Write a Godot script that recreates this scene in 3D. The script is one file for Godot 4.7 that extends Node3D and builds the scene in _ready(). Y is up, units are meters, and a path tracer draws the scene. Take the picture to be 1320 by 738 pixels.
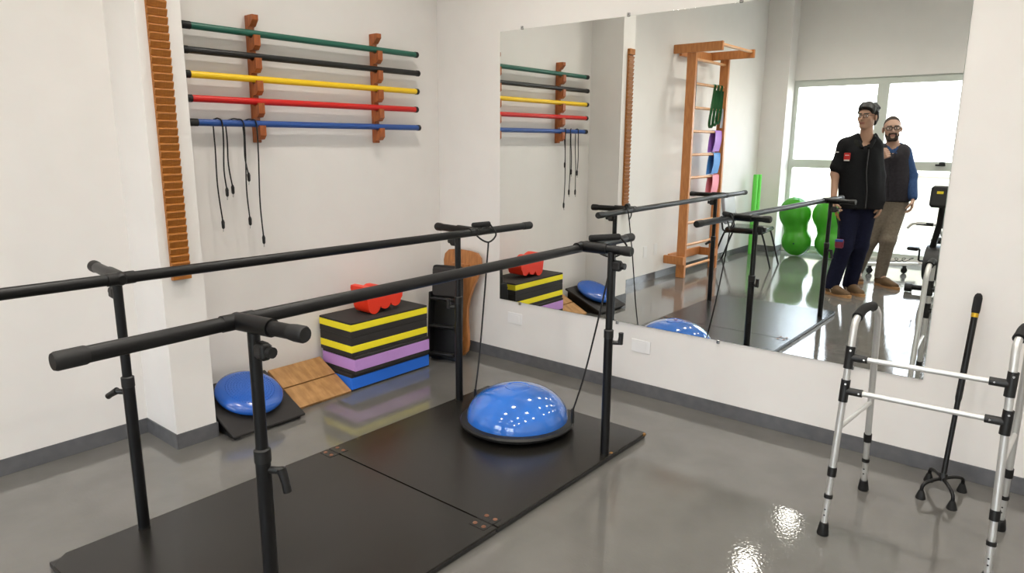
extends Node3D

# ------------------------------------------------------------------ mesh builder
class MB:
	var V := PackedVector3Array()
	var N := PackedVector3Array()
	var C := PackedColorArray()
	var I := PackedInt32Array()
	var col := Color(1, 1, 1)
	func vert(p: Vector3, n: Vector3) -> int:
		V.append(p); N.append(n); C.append(col)
		return V.size() - 1
	func tri(a: int, b: int, c: int) -> void:
		var g := (V[b] - V[a]).cross(V[c] - V[a])
		if g.dot(N[a] + N[b] + N[c]) > 0.0:
			I.append(a); I.append(c); I.append(b)
		else:
			I.append(a); I.append(b); I.append(c)
	func quad(a: int, b: int, c: int, d: int) -> void:
		tri(a, b, c); tri(a, c, d)
	func flat4(a: Vector3, b: Vector3, c: Vector3, d: Vector3, n: Vector3) -> void:
		quad(vert(a, n), vert(b, n), vert(c, n), vert(d, n))
	func mesh() -> ArrayMesh:
		var m := ArrayMesh.new()
		var a := []
		a.resize(Mesh.ARRAY_MAX)
		a[Mesh.ARRAY_VERTEX] = V
		a[Mesh.ARRAY_NORMAL] = N
		a[Mesh.ARRAY_COLOR] = C
		a[Mesh.ARRAY_INDEX] = I
		m.add_surface_from_arrays(Mesh.PRIMITIVE_TRIANGLES, a)
		return m

func box(mb: MB, c: Vector3, s: Vector3, b := 0.004, bs := Basis()) -> MB:
	var h := s / 2.0
	b = minf(b, minf(h.x, minf(h.y, h.z)) * 0.95)
	var id := {}
	for sx in [-1, 1]:
		for sy in [-1, 1]:
			for sz in [-1, 1]:
				var k := Vector3i(sx, sy, sz)
				var px := Vector3(sx * h.x, sy * (h.y - b), sz * (h.z - b))
				var py := Vector3(sx * (h.x - b), sy * h.y, sz * (h.z - b))
				var pz := Vector3(sx * (h.x - b), sy * (h.y - b), sz * h.z)
				id[k] = [mb.vert(c + bs * px, bs * Vector3(sx, 0, 0)), mb.vert(c + bs * py, bs * Vector3(0, sy, 0)), mb.vert(c + bs * pz, bs * Vector3(0, 0, sz))]
				mb.tri(id[k][0], id[k][1], id[k][2])
	for s0 in [-1, 1]:
		mb.quad(id[Vector3i(s0, -1, -1)][0], id[Vector3i(s0, 1, -1)][0], id[Vector3i(s0, 1, 1)][0], id[Vector3i(s0, -1, 1)][0])
		mb.quad(id[Vector3i(-1, s0, -1)][1], id[Vector3i(1, s0, -1)][1], id[Vector3i(1, s0, 1)][1], id[Vector3i(-1, s0, 1)][1])
		mb.quad(id[Vector3i(-1, -1, s0)][2], id[Vector3i(1, -1, s0)][2], id[Vector3i(1, 1, s0)][2], id[Vector3i(-1, 1, s0)][2])
		for s1 in [-1, 1]:
			mb.quad(id[Vector3i(s0, s1, -1)][0], id[Vector3i(s0, s1, 1)][0], id[Vector3i(s0, s1, 1)][1], id[Vector3i(s0, s1, -1)][1])
			mb.quad(id[Vector3i(s0, -1, s1)][0], id[Vector3i(s0, 1, s1)][0], id[Vector3i(s0, 1, s1)][2], id[Vector3i(s0, -1, s1)][2])
			mb.quad(id[Vector3i(-1, s0, s1)][1], id[Vector3i(1, s0, s1)][1], id[Vector3i(1, s0, s1)][2], id[Vector3i(-1, s0, s1)][2])
	return mb

func tube(mb: MB, pts: Array, r, sides := 14, caps := true) -> MB:
	var n := pts.size()
	var t0: Vector3 = (pts[1] - pts[0]).normalized()
	var u := t0.cross(Vector3.UP if absf(t0.y) < 0.9 else Vector3.RIGHT).normalized()
	var prev := []
	var pt := t0
	for i in n:
		var t: Vector3
		if i == 0: t = t0
		elif i == n - 1: t = (pts[i] - pts[i - 1]).normalized()
		else: t = ((pts[i] - pts[i - 1]).normalized() + (pts[i + 1] - pts[i]).normalized()).normalized()
		var ax := pt.cross(t)
		if ax.length() > 1e-6:
			u = u.rotated(ax.normalized(), pt.angle_to(t))
		pt = t
		u = (u - t * u.dot(t)).normalized()
		var w := t.cross(u)
		var rr: float = r[i] if r is Array else r
		var slope := 0.0
		if r is Array:
			var i0 := maxi(i - 1, 0)
			var i1 := mini(i + 1, n - 1)
			var dl: float = (pts[i1] - pts[i0]).length()
			if dl > 1e-6: slope = (r[i1] - r[i0]) / dl
		var ring := []
		for k in sides:
			var a := TAU * k / sides
			var d := u * cos(a) + w * sin(a)
			ring.append(mb.vert(pts[i] + d * rr, (d - t * slope).normalized()))
		if i > 0:
			for k in sides:
				mb.quad(prev[k], prev[(k + 1) % sides], ring[(k + 1) % sides], ring[k])
		if caps and (i == 0 or i == n - 1):
			var nn := -t if i == 0 else t
			var c := mb.vert(pts[i], nn)
			var e := []
			for k in sides: e.append(mb.vert(mb.V[ring[k]], nn))
			for k in sides: mb.tri(c, e[k], e[(k + 1) % sides])
		prev = ring
	return mb

func lathe(mb: MB, prof: Array, tf := Transform3D(), segs := 32, crease := 0.6) -> MB:
	# profile of Vector2(radius, height), from the axis outwards/upwards
	var n := prof.size()
	var segn := []
	for i in n - 1:
		var d: Vector2 = prof[i + 1] - prof[i]
		segn.append(Vector2(d.y, -d.x).normalized())
	for i in n - 1:
		var na: Vector2 = segn[i]
		var nb: Vector2 = segn[i]
		if i > 0 and absf(segn[i].angle_to(segn[i - 1])) < crease: na = (segn[i] + segn[i - 1]).normalized()
		if i < n - 2 and absf(segn[i].angle_to(segn[i + 1])) < crease: nb = (segn[i] + segn[i + 1]).normalized()
		var ra := []
		var rb := []
		for k in segs:
			var a := TAU * k / segs
			var c := cos(a)
			var s := sin(a)
			ra.append(mb.vert(tf * Vector3(prof[i].x * c, prof[i].y, prof[i].x * s), (tf.basis * Vector3(na.x * c, na.y, na.x * s)).normalized()))
			rb.append(mb.vert(tf * Vector3(prof[i + 1].x * c, prof[i + 1].y, prof[i + 1].x * s), (tf.basis * Vector3(nb.x * c, nb.y, nb.x * s)).normalized()))
		for k in segs:
			var q := (k + 1) % segs
			if prof[i].x > 1e-5: mb.tri(ra[k], ra[q], rb[q])
			if prof[i + 1].x > 1e-5: mb.tri(ra[k], rb[q], rb[k])
	return mb

func extrude(mb: MB, poly: PackedVector2Array, depth: float, tf := Transform3D(), crease := 0.5) -> MB:
	# polygon in local x/y, depth along local z, centred
	var n := poly.size()
	var area := 0.0
	for i in n: area += poly[i].cross(poly[(i + 1) % n])
	var sg := 1.0 if area > 0 else -1.0
	var tris := Geometry2D.triangulate_polygon(poly)
	for s in [-1.0, 1.0]:
		var ids := []
		for p in poly: ids.append(mb.vert(tf * Vector3(p.x, p.y, s * depth / 2), (tf.basis * Vector3(0, 0, s)).normalized()))
		for i in range(0, tris.size(), 3): mb.tri(ids[tris[i]], ids[tris[i + 1]], ids[tris[i + 2]])
	var en := []
	for i in n:
		var d := poly[(i + 1) % n] - poly[i]
		en.append(Vector2(d.y, -d.x).normalized() * sg)
	for i in n:
		var j := (i + 1) % n
		var na: Vector2 = en[i]
		var nb: Vector2 = en[i]
		if absf(en[i].angle_to(en[(i + n - 1) % n])) < crease: na = (en[i] + en[(i + n - 1) % n]).normalized()
		if absf(en[i].angle_to(en[j])) < crease: nb = (en[i] + en[j]).normalized()
		var A := tf.basis * Vector3(na.x, na.y, 0)
		var B := tf.basis * Vector3(nb.x, nb.y, 0)
		mb.quad(mb.vert(tf * Vector3(poly[i].x, poly[i].y, -depth / 2), A), mb.vert(tf * Vector3(poly[j].x, poly[j].y, -depth / 2), B), mb.vert(tf * Vector3(poly[j].x, poly[j].y, depth / 2), B), mb.vert(tf * Vector3(poly[i].x, poly[i].y, depth / 2), A))
	return mb

func curve(pts: Array, sub := 6) -> Array:
	var out := []
	var n := pts.size()
	for i in n - 1:
		var p0: Vector3 = pts[maxi(i - 1, 0)]
		var p1: Vector3 = pts[i]
		var p2: Vector3 = pts[i + 1]
		var p3: Vector3 = pts[mini(i + 2, n - 1)]
		for k in sub: out.append(p1.cubic_interpolate(p2, p0, p3, float(k) / sub))
	out.append(pts[n - 1])
	return out

func up_to(axis: Vector3) -> Basis:
	# a basis whose y axis is the given direction
	var y := axis.normalized()
	var x := y.cross(Vector3.BACK if absf(y.z) < 0.9 else Vector3.RIGHT).normalized()
	return Basis(x, y, x.cross(y))

# ------------------------------------------------------------------ signed distance figures
func cap(a: Vector3, ra: float, b: Vector3, rb: float) -> Array:
	return [0, a, ra, b, rb]
func ell(c: Vector3, r: Vector3, bs := Basis()) -> Array:
	return [1, c, r, bs, 0.0]

func sdf(mb: MB, prims: Array, cell: float, k: float, cuts := [], paint := {}) -> void:
	var lo := Vector3(1e9, 1e9, 1e9)
	var hi := -lo
	var bbs := []
	for p in prims:
		var a: Vector3
		var b: Vector3
		if p[0] == 0:
			var e: float = maxf(p[2], p[4])
			a = (p[1] as Vector3).min(p[3]) - Vector3(e, e, e)
			b = (p[1] as Vector3).max(p[3]) + Vector3(e, e, e)
		else:
			var e: float = maxf(p[2].x, maxf(p[2].y, p[2].z))
			a = p[1] - Vector3(e, e, e)
			b = p[1] + Vector3(e, e, e)
		var g := Vector3.ONE * (k + 2.5 * cell)
		bbs.append([a - g, b + g])
		lo = lo.min(a - g)
		hi = hi.max(b + g)
	var nx := int((hi.x - lo.x) / cell) + 3
	var ny := int((hi.y - lo.y) / cell) + 3
	var nz := int((hi.z - lo.z) / cell) + 3
	var F := PackedFloat32Array()
	F.resize(nx * ny * nz)
	F.fill(1.0)
	for q in prims.size():
		var p: Array = prims[q]
		var a := ((bbs[q][0] as Vector3) - lo) / cell
		var b := ((bbs[q][1] as Vector3) - lo) / cell
		var i0 := maxi(0, int(a.x)); var i1 := mini(nx - 1, int(b.x) + 1)
		var j0 := maxi(0, int(a.y)); var j1 := mini(ny - 1, int(b.y) + 1)
		var k0 := maxi(0, int(a.z)); var k1 := mini(nz - 1, int(b.z) + 1)
		var is_cap: bool = p[0] == 0
		var A: Vector3 = p[1]
		var ra := 0.0; var rb := 0.0
		var AB := Vector3.ZERO
		var L2 := 1.0
		var R := Vector3.ONE
		var inv := Basis()
		if is_cap:
			ra = p[2]; rb = p[4]; AB = p[3] - A; L2 = maxf(AB.length_squared(), 1e-9)
		else:
			R = p[2]; inv = (p[3] as Basis).inverse()
		for kk in range(k0, k1 + 1):
			for jj in range(j0, j1 + 1):
				var row := (kk * ny + jj) * nx
				for ii in range(i0, i1 + 1):
					var P := lo + Vector3(ii, jj, kk) * cell - A
					var d := 0.0
					if is_cap:
						var t := clampf(P.dot(AB) / L2, 0.0, 1.0)
						d = (P - AB * t).length() - lerpf(ra, rb, t)
					else:
						var Q := inv * P
						var e0 := (Q / R).length()
						d = e0 * (e0 - 1.0) / maxf((Q / (R * R)).length(), 1e-6)
					var f := F[row + ii]
					var h := maxf(k - absf(f - d), 0.0) / k
					F[row + ii] = minf(f, d) - h * h * k * 0.25
	if cuts.size():
		for kk in nz:
			for jj in ny:
				var row := (kk * ny + jj) * nx
				for ii in nx:
					var f := F[row + ii]
					if f < 0.5:
						var P := lo + Vector3(ii, jj, kk) * cell
						for c in cuts:
							if c.size() == 2: f = maxf(f, (P - c[0]).dot(c[1]))
							else:
								var ab: Vector3 = c[2] - c[0]
								var t := clampf((P - c[0]).dot(ab) / ab.length_squared(), 0.0, 1.0)
								f = maxf(f, lerpf(c[1], c[3], t) - (P - c[0] - ab * t).length())
						F[row + ii] = f
	var vid := PackedInt32Array()
	vid.resize(nx * ny * nz)
	vid.fill(-1)
	var sxy := nx * ny
	var off := [0, 1, nx, nx + 1, sxy, sxy + 1, sxy + nx, sxy + nx + 1]
	var edges := [[0, 1], [2, 3], [4, 5], [6, 7], [0, 2], [1, 3], [4, 6], [5, 7], [0, 4], [1, 5], [2, 6], [3, 7]]
	var cpos := [Vector3(0, 0, 0), Vector3(1, 0, 0), Vector3(0, 1, 0), Vector3(1, 1, 0), Vector3(0, 0, 1), Vector3(1, 0, 1), Vector3(0, 1, 1), Vector3(1, 1, 1)]
	var lim := 2.5 * cell
	for kk in nz - 1:
		for jj in ny - 1:
			var row := (kk * ny + jj) * nx
			for ii in nx - 1:
				var at := row + ii
				var f0 := F[at]
				if f0 > lim or f0 < -lim: continue
				var g := [f0, F[at + 1], F[at + nx], F[at + nx + 1], F[at + sxy], F[at + sxy + 1], F[at + sxy + nx], F[at + sxy + nx + 1]]
				var neg := 0
				for v in g:
					if v < 0.0: neg += 1
				if neg == 0 or neg == 8: continue
				var s := Vector3.ZERO
				var cnt := 0
				for e in edges:
					var a: float = g[e[0]]
					var b: float = g[e[1]]
					if (a < 0.0) != (b < 0.0):
						s += (cpos[e[0]] as Vector3).lerp(cpos[e[1]], a / (a - b))
						cnt += 1
				var n := Vector3(g[1] + g[3] + g[5] + g[7] - g[0] - g[2] - g[4] - g[6], g[2] + g[3] + g[6] + g[7] - g[0] - g[1] - g[4] - g[5], g[4] + g[5] + g[6] + g[7] - g[0] - g[1] - g[2] - g[3]).normalized()
				var pos := lo + (Vector3(ii, jj, kk) + s / cnt) * cell
				if paint.size(): mb.col = painted(paint, pos)
				vid[at] = mb.vert(pos, n)
	for kk in range(1, nz - 1):
		for jj in range(1, ny - 1):
			var row := (kk * ny + jj) * nx
			for ii in range(1, nx - 1):
				var at := row + ii
				if vid[at] < 0: continue
				var s0 := F[at] < 0.0
				if s0 != (F[at + 1] < 0.0): sdf_quad(mb, vid, at, at - nx, at - nx - sxy, at - sxy)
				if s0 != (F[at + nx] < 0.0): sdf_quad(mb, vid, at, at - 1, at - 1 - sxy, at - sxy)
				if s0 != (F[at + sxy] < 0.0): sdf_quad(mb, vid, at, at - 1, at - 1 - nx, at - nx)
	mb.col = Color(1, 1, 1)

func sdf_quad(mb: MB, vid: PackedInt32Array, a: int, b: int, c: int, d: int) -> void:
	if vid[b] < 0 or vid[c] < 0 or vid[d] < 0: return
	mb.quad(vid[a], vid[b], vid[c], vid[d])

# ------------------------------------------------------------------ nodes
var taken := {}
func numbered(n: String) -> String:
	if not taken.has(n):
		taken[n] = 0
		return n
	taken[n] += 1
	return "%s_%03d" % [n, taken[n]]

func tag(o: Node3D, label: String, category := "", group := "", kind := "") -> Node3D:
	if label: o.set_meta("label", label)
	if category: o.set_meta("category", category)
	if group: o.set_meta("group", group)
	if kind: o.set_meta("kind", kind)
	return o

func thing(called: String, label: String, category: String, at := Vector3.ZERO, group := "") -> Node3D:
	var o := Node3D.new()
	o.name = numbered(called)
	add_child(o)
	o.position = at
	return tag(o, label, category, group)

func part(called: String, m, material: Material, parent: Node, at := Vector3.ZERO) -> MeshInstance3D:
	var o := MeshInstance3D.new()
	o.name = called
	o.mesh = m.mesh() if m is MB else m
	o.material_override = material
	parent.add_child(o, true)
	o.position = at
	return o

func struct(called: String, m, material: Material) -> MeshInstance3D:
	var o := part(called, m, material, self)
	o.set_meta("kind", "structure")
	return o

# ------------------------------------------------------------------ materials
var M := {}
func mat(key: String, c: Color, rough := 0.5, metal := 0.0, spec := 0.5) -> StandardMaterial3D:
	var m := StandardMaterial3D.new()
	m.resource_name = key
	m.albedo_color = c
	m.roughness = rough
	m.metallic = metal
	m.metallic_specular = spec
	M[key] = m
	return m

func noise_image(sz: int, freq: float, oct: int, sd: int, lo: Color, hi: Color, sx := 1.0, sy := 1.0) -> Image:
	var fn := FastNoiseLite.new()
	fn.seed = sd
	fn.noise_type = FastNoiseLite.TYPE_SIMPLEX_SMOOTH
	fn.fractal_octaves = oct
	fn.frequency = 1.0
	var im := Image.create(sz, sz, false, Image.FORMAT_RGB8)
	for y in sz:
		for x in sz:
			# tiles by blending four shifted samples
			var u := float(x) / sz
			var v := float(y) / sz
			var a := fn.get_noise_2d(u * freq * sx, v * freq * sy)
			var b := fn.get_noise_2d((u - 1.0) * freq * sx, v * freq * sy)
			var c := fn.get_noise_2d(u * freq * sx, (v - 1.0) * freq * sy)
			var d := fn.get_noise_2d((u - 1.0) * freq * sx, (v - 1.0) * freq * sy)
			var w := lerpf(lerpf(a, b, u), lerpf(c, d, u), v)
			im.set_pixel(x, y, lo.lerp(hi, clampf(w * 0.9 + 0.5, 0.0, 1.0)))
	return im

func fine_noise(sz: int, freq: float, sd: int) -> Image:
	var fn := FastNoiseLite.new()
	fn.seed = sd
	fn.noise_type = FastNoiseLite.TYPE_SIMPLEX_SMOOTH
	fn.fractal_octaves = 1
	fn.frequency = freq
	return fn.get_seamless_image(sz, sz)

func textured(key: String, im: Image, scale: Vector3, rough: float, spec := 0.5, tint := Color(1, 1, 1)) -> StandardMaterial3D:
	var m := mat(key, tint, rough, 0.0, spec)
	im.generate_mipmaps()
	m.albedo_texture = ImageTexture.create_from_image(im)
	m.uv1_triplanar = true
	m.uv1_scale = scale
	return m

func relief(m: StandardMaterial3D, im: Image, h: float) -> void:
	im.generate_mipmaps()
	m.heightmap_enabled = true
	m.heightmap_texture = ImageTexture.create_from_image(im)
	m.heightmap_scale = h

func make_materials() -> void:
	var g0 := Color(0, 0, 0)
	var g1 := Color(1, 1, 1)
	var wall := textured("wall_paint", noise_image(128, 5.0, 3, 3, Color(0.902, 0.888, 0.872), Color(0.918, 0.904, 0.888)), Vector3(0.6, 0.6, 0.6), 0.55, 0.4)
	wall.uv1_world_triplanar = true
	mat("ceiling_paint", Color(0.93, 0.925, 0.915), 0.8, 0.0, 0.3)
	var fl := textured("floor_epoxy", noise_image(256, 7.0, 4, 11, Color(0.388, 0.381, 0.368), Color(0.428, 0.420, 0.405)), Vector3(0.45, 0.45, 0.45), 0.065, 0.70)
	fl.uv1_world_triplanar = true
	relief(fl, fine_noise(1024, 0.16, 5), 0.014)
	var bb := textured("baseboard_paint", noise_image(128, 9.0, 3, 21, Color(0.36, 0.36, 0.37), Color(0.40, 0.40, 0.41)), Vector3(1.5, 1.5, 1.5), 0.16, 0.5)
	bb.uv1_world_triplanar = true
	mat("mirror_silver", Color(0.955, 0.965, 0.955), 0.0, 1.0)
	mat("mirror_edge", Color(0.45, 0.52, 0.50), 0.2)
	mat("chrome", Color(0.75, 0.75, 0.75), 0.2, 1.0)
	mat("aluminium", Color(0.82, 0.82, 0.81), 0.42, 0.7)
	var rub := textured("rubber_sheet", noise_image(256, 34.0, 3, 7, Color(0.100, 0.095, 0.086), Color(0.142, 0.135, 0.123)), Vector3(1.2, 1.2, 1.2), 0.27, 0.52)
	rub.uv1_world_triplanar = true
	mat("ply_edge", Color(0.13, 0.125, 0.12), 0.35)
	mat("black_metal", Color(0.040, 0.040, 0.044), 0.38, 0.0, 0.42)
	mat("black_plastic", Color(0.060, 0.060, 0.062), 0.45)
	mat("black_rubber", Color(0.045, 0.045, 0.045), 0.6)
	mat("rib_grey", Color(0.13, 0.13, 0.135), 0.28)
	mat("foam_grip", Color(0.070, 0.070, 0.070), 0.85)
	mat("black_cord", Color(0.05, 0.05, 0.055), 0.6)
	mat("brass", Color(0.58, 0.42, 0.22), 0.5, 0.5)
	mat("gold", Color(0.80, 0.64, 0.16), 0.35, 0.6)
	mat("copper_rust", Color(0.46, 0.31, 0.23), 0.55, 0.3)
	var dome := mat("dome_blue", Color(0.17, 0.43, 0.79), 0.10)
	dome.clearcoat_enabled = true
	dome.clearcoat = 1.0
	dome.clearcoat_roughness = 0.04
	var disc := mat("disc_blue", Color(0.08, 0.33, 0.68), 0.22)
	disc.clearcoat_enabled = true
	disc.clearcoat = 0.5
	disc.clearcoat_roughness = 0.15
	# woods: grain drawn long along one axis
	textured("rack_wood", noise_image(256, 6.0, 4, 31, Color(0.57, 0.29, 0.12), Color(0.73, 0.42, 0.20), 6.0, 1.0), Vector3(2, 2, 2), 0.4)
	textured("ladder_wood", noise_image(256, 6.0, 4, 33, Color(0.56, 0.33, 0.10), Color(0.73, 0.47, 0.18), 1.0, 6.0), Vector3(3, 3, 3), 0.45)
	textured("bars_wood", noise_image(256, 5.0, 4, 35, Color(0.70, 0.44, 0.235), Color(0.80, 0.535, 0.31), 7.0, 1.0), Vector3(1.2, 1.2, 1.2), 0.4)
	textured("rung_wood", noise_image(128, 5.0, 3, 37, Color(0.76, 0.54, 0.34), Color(0.85, 0.64, 0.44), 4.0, 1.0), Vector3(1.5, 1.5, 1.5), 0.4)
	textured("pine_wood", noise_image(256, 3.0, 4, 39, Color(0.53, 0.375, 0.205), Color(0.76, 0.585, 0.385), 1.0, 4.0), Vector3(2.0, 2.0, 2.0), 0.5)
	textured("board_wood", noise_image(256, 5.0, 4, 41, Color(0.60, 0.38, 0.20), Color(0.74, 0.50, 0.29), 6.0, 1.0), Vector3(1.4, 1.4, 1.4), 0.35)
	mat("stick_green", Color(0.12, 0.38, 0.31), 0.35)
	mat("stick_black", Color(0.09, 0.09, 0.09), 0.4)
	mat("stick_yellow", Color(0.96, 0.80, 0.10), 0.35)
	mat("stick_red", Color(0.80, 0.10, 0.08), 0.35)
	mat("stick_blue", Color(0.15, 0.31, 0.59), 0.35)
	var eva := noise_image(128, 30.0, 2, 51, Color(0.98, 0.98, 0.98), Color(1, 1, 1))
	textured("foam_black", eva, Vector3(3, 3, 3), 0.75, 0.4, Color(0.20, 0.19, 0.185))
	textured("foam_yellow", eva, Vector3(3, 3, 3), 0.7, 0.4, Color(1.0, 0.93, 0.18))
	textured("foam_purple", eva, Vector3(3, 3, 3), 0.7, 0.4, Color(0.77, 0.58, 0.85))
	textured("foam_blue", eva, Vector3(3, 3, 3), 0.7, 0.4, Color(0.18, 0.46, 0.90))
	textured("foam_green", eva, Vector3(3, 3, 3), 0.6, 0.4, Color(0.40, 0.82, 0.31))
	mat("red_plastic", Color(0.92, 0.20, 0.07), 0.4)
	mat("white_plastic", Color(0.92, 0.915, 0.91), 0.4)
	mat("white_enamel", Color(0.87, 0.87, 0.85), 0.3)
	mat("window_aluminium", Color(0.80, 0.82, 0.79), 0.4)
	var glass := mat("window_glass", Color(0.95, 1.0, 0.97, 0.06), 0.02)
	glass.transparency = BaseMaterial3D.TRANSPARENCY_ALPHA
	var ball := mat("ball_green", Color(0.26, 0.57, 0.16), 0.16)
	ball.backlight_enabled = true
	ball.backlight = Color(0.35, 0.62, 0.24)
	mat("band_green", Color(0.05, 0.33, 0.15), 0.5)
	mat("band_purple", Color(0.64, 0.42, 0.80), 0.55)
	mat("band_blue", Color(0.27, 0.56, 0.84), 0.55)
	mat("band_pink", Color(0.92, 0.56, 0.62), 0.55)
	mat("band_grey", Color(0.58, 0.58, 0.62), 0.55)
	mat("zip_grey", Color(0.22, 0.22, 0.23), 0.5)
	mat("chair_grey", Color(0.56, 0.56, 0.58), 0.25)
	mat("seat_vinyl", Color(0.10, 0.10, 0.105), 0.16)
	var skin := mat("skin", Color(1, 1, 1), 0.55)
	skin.vertex_color_use_as_albedo = true
	textured("jacket_cloth", noise_image(128, 20.0, 3, 61, Color(0.055, 0.058, 0.068), Color(0.085, 0.088, 0.098)), Vector3(2, 2, 2), 0.85, 0.3)
	textured("vest_cloth", noise_image(128, 16.0, 3, 63, Color(0.13, 0.12, 0.14), Color(0.19, 0.18, 0.20)), Vector3(2, 2, 2), 0.75, 0.35)
	textured("denim_shirt", noise_image(128, 24.0, 3, 65, Color(0.15, 0.24, 0.39), Color(0.23, 0.33, 0.49)), Vector3(2, 2, 2), 0.85, 0.3)
	textured("navy_trousers", noise_image(128, 16.0, 3, 67, Color(0.055, 0.065, 0.14), Color(0.09, 0.10, 0.19)), Vector3(2, 2, 2), 0.85, 0.3)
	textured("khaki_trousers", noise_image(128, 16.0, 3, 69, Color(0.42, 0.385, 0.34), Color(0.53, 0.49, 0.435)), Vector3(2, 2, 2), 0.85, 0.3)
	mat("tshirt_dark", Color(0.12, 0.12, 0.11), 0.9, 0.0, 0.3)
	mat("hair_black", Color(0.05, 0.045, 0.045), 0.55)
	mat("hair_cropped", Color(0.20, 0.16, 0.135), 0.9)
	mat("shoe_brown", Color(0.36, 0.27, 0.165), 0.75)
	mat("shoe_sole", Color(0.66, 0.50, 0.33), 0.6)
	mat("shoe_stripe", Color(0.82, 0.76, 0.66), 0.6)
	mat("badge_red", Color(0.70, 0.06, 0.05), 0.6)
	mat("badge_white", Color(0.85, 0.82, 0.80), 0.6)
	mat("sticker_yellow", Color(0.80, 0.72, 0.08), 0.5)
	mat("wine_plastic", Color(0.45, 0.12, 0.20), 0.4)
	textured("garden_wall_plaster", noise_image(128, 8.0, 4, 71, Color(0.80, 0.77, 0.68), Color(0.90, 0.87, 0.79)), Vector3(0.5, 0.5, 0.5), 0.9, 0.2)
	textured("yard_concrete", noise_image(128, 8.0, 4, 73, Color(0.60, 0.58, 0.54), Color(0.70, 0.68, 0.63)), Vector3(0.4, 0.4, 0.4), 0.9, 0.2)
	var lampm := mat("lamp_diffuser", Color(1, 1, 1), 0.5)
	lampm.emission_enabled = true
	lampm.emission = Color(1.0, 0.972, 0.930)
	lampm.emission_energy_multiplier = 20.0

# ------------------------------------------------------------------ room numbers
const ROOM_X := 5.0
const ROOM_H := 3.2
const WIN_Z := 6.05
const COL_Z := 5.80
const SKIRT := 0.073

func _ready() -> void:
	# camera
	var cam := Camera3D.new()
	cam.name = "camera"
	add_child(cam)
	cam.position = Vector3(3.388, 1.40, 3.332)
	cam.rotation = Vector3(-0.2065, 0.6896, 0.0057)
	cam.fov = rad_to_deg(2.0 * atan(369.0 / 894.2))
	cam.near = 0.02
	cam.current = true
	# sky and exposure
	var we := WorldEnvironment.new()
	we.name = "environment"
	var env := Environment.new()
	env.background_mode = Environment.BG_SKY
	var sky := Sky.new()
	var sm := ProceduralSkyMaterial.new()
	sm.sky_top_color = Color(0.86, 0.92, 1.0)
	sm.sky_horizon_color = Color(1.0, 0.995, 0.98)
	sm.ground_bottom_color = Color(0.80, 0.79, 0.77)
	sm.ground_horizon_color = Color(1.0, 0.995, 0.98)
	sm.sky_energy_multiplier = 2.7
	sm.ground_energy_multiplier = 2.7
	sky.sky_material = sm
	env.sky = sky
	env.tonemap_mode = Environment.TONE_MAPPER_LINEAR
	env.tonemap_exposure = 1.08
	env.sdfgi_enabled = true
	env.ssao_enabled = true
	env.ssil_enabled = true
	we.environment = env
	add_child(we)
	make_materials()
	build_room()
	build_lamps()
	build_mirror()
	build_parallel_bars()
	build_dome()
	build_sticks()
	build_finger_ladder()
	build_left_wall_things()
	build_walker()
	build_cane()
	build_wall_bars()
	build_back_things()
	build_person_a()
	build_person_b()

# ------------------------------------------------------------------ structure
func slab(a: Vector3, b: Vector3, mb: MB = null) -> MB:
	if mb == null: mb = MB.new()
	return box(mb, (a + b) / 2, (b - a).abs(), 0.001)

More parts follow.
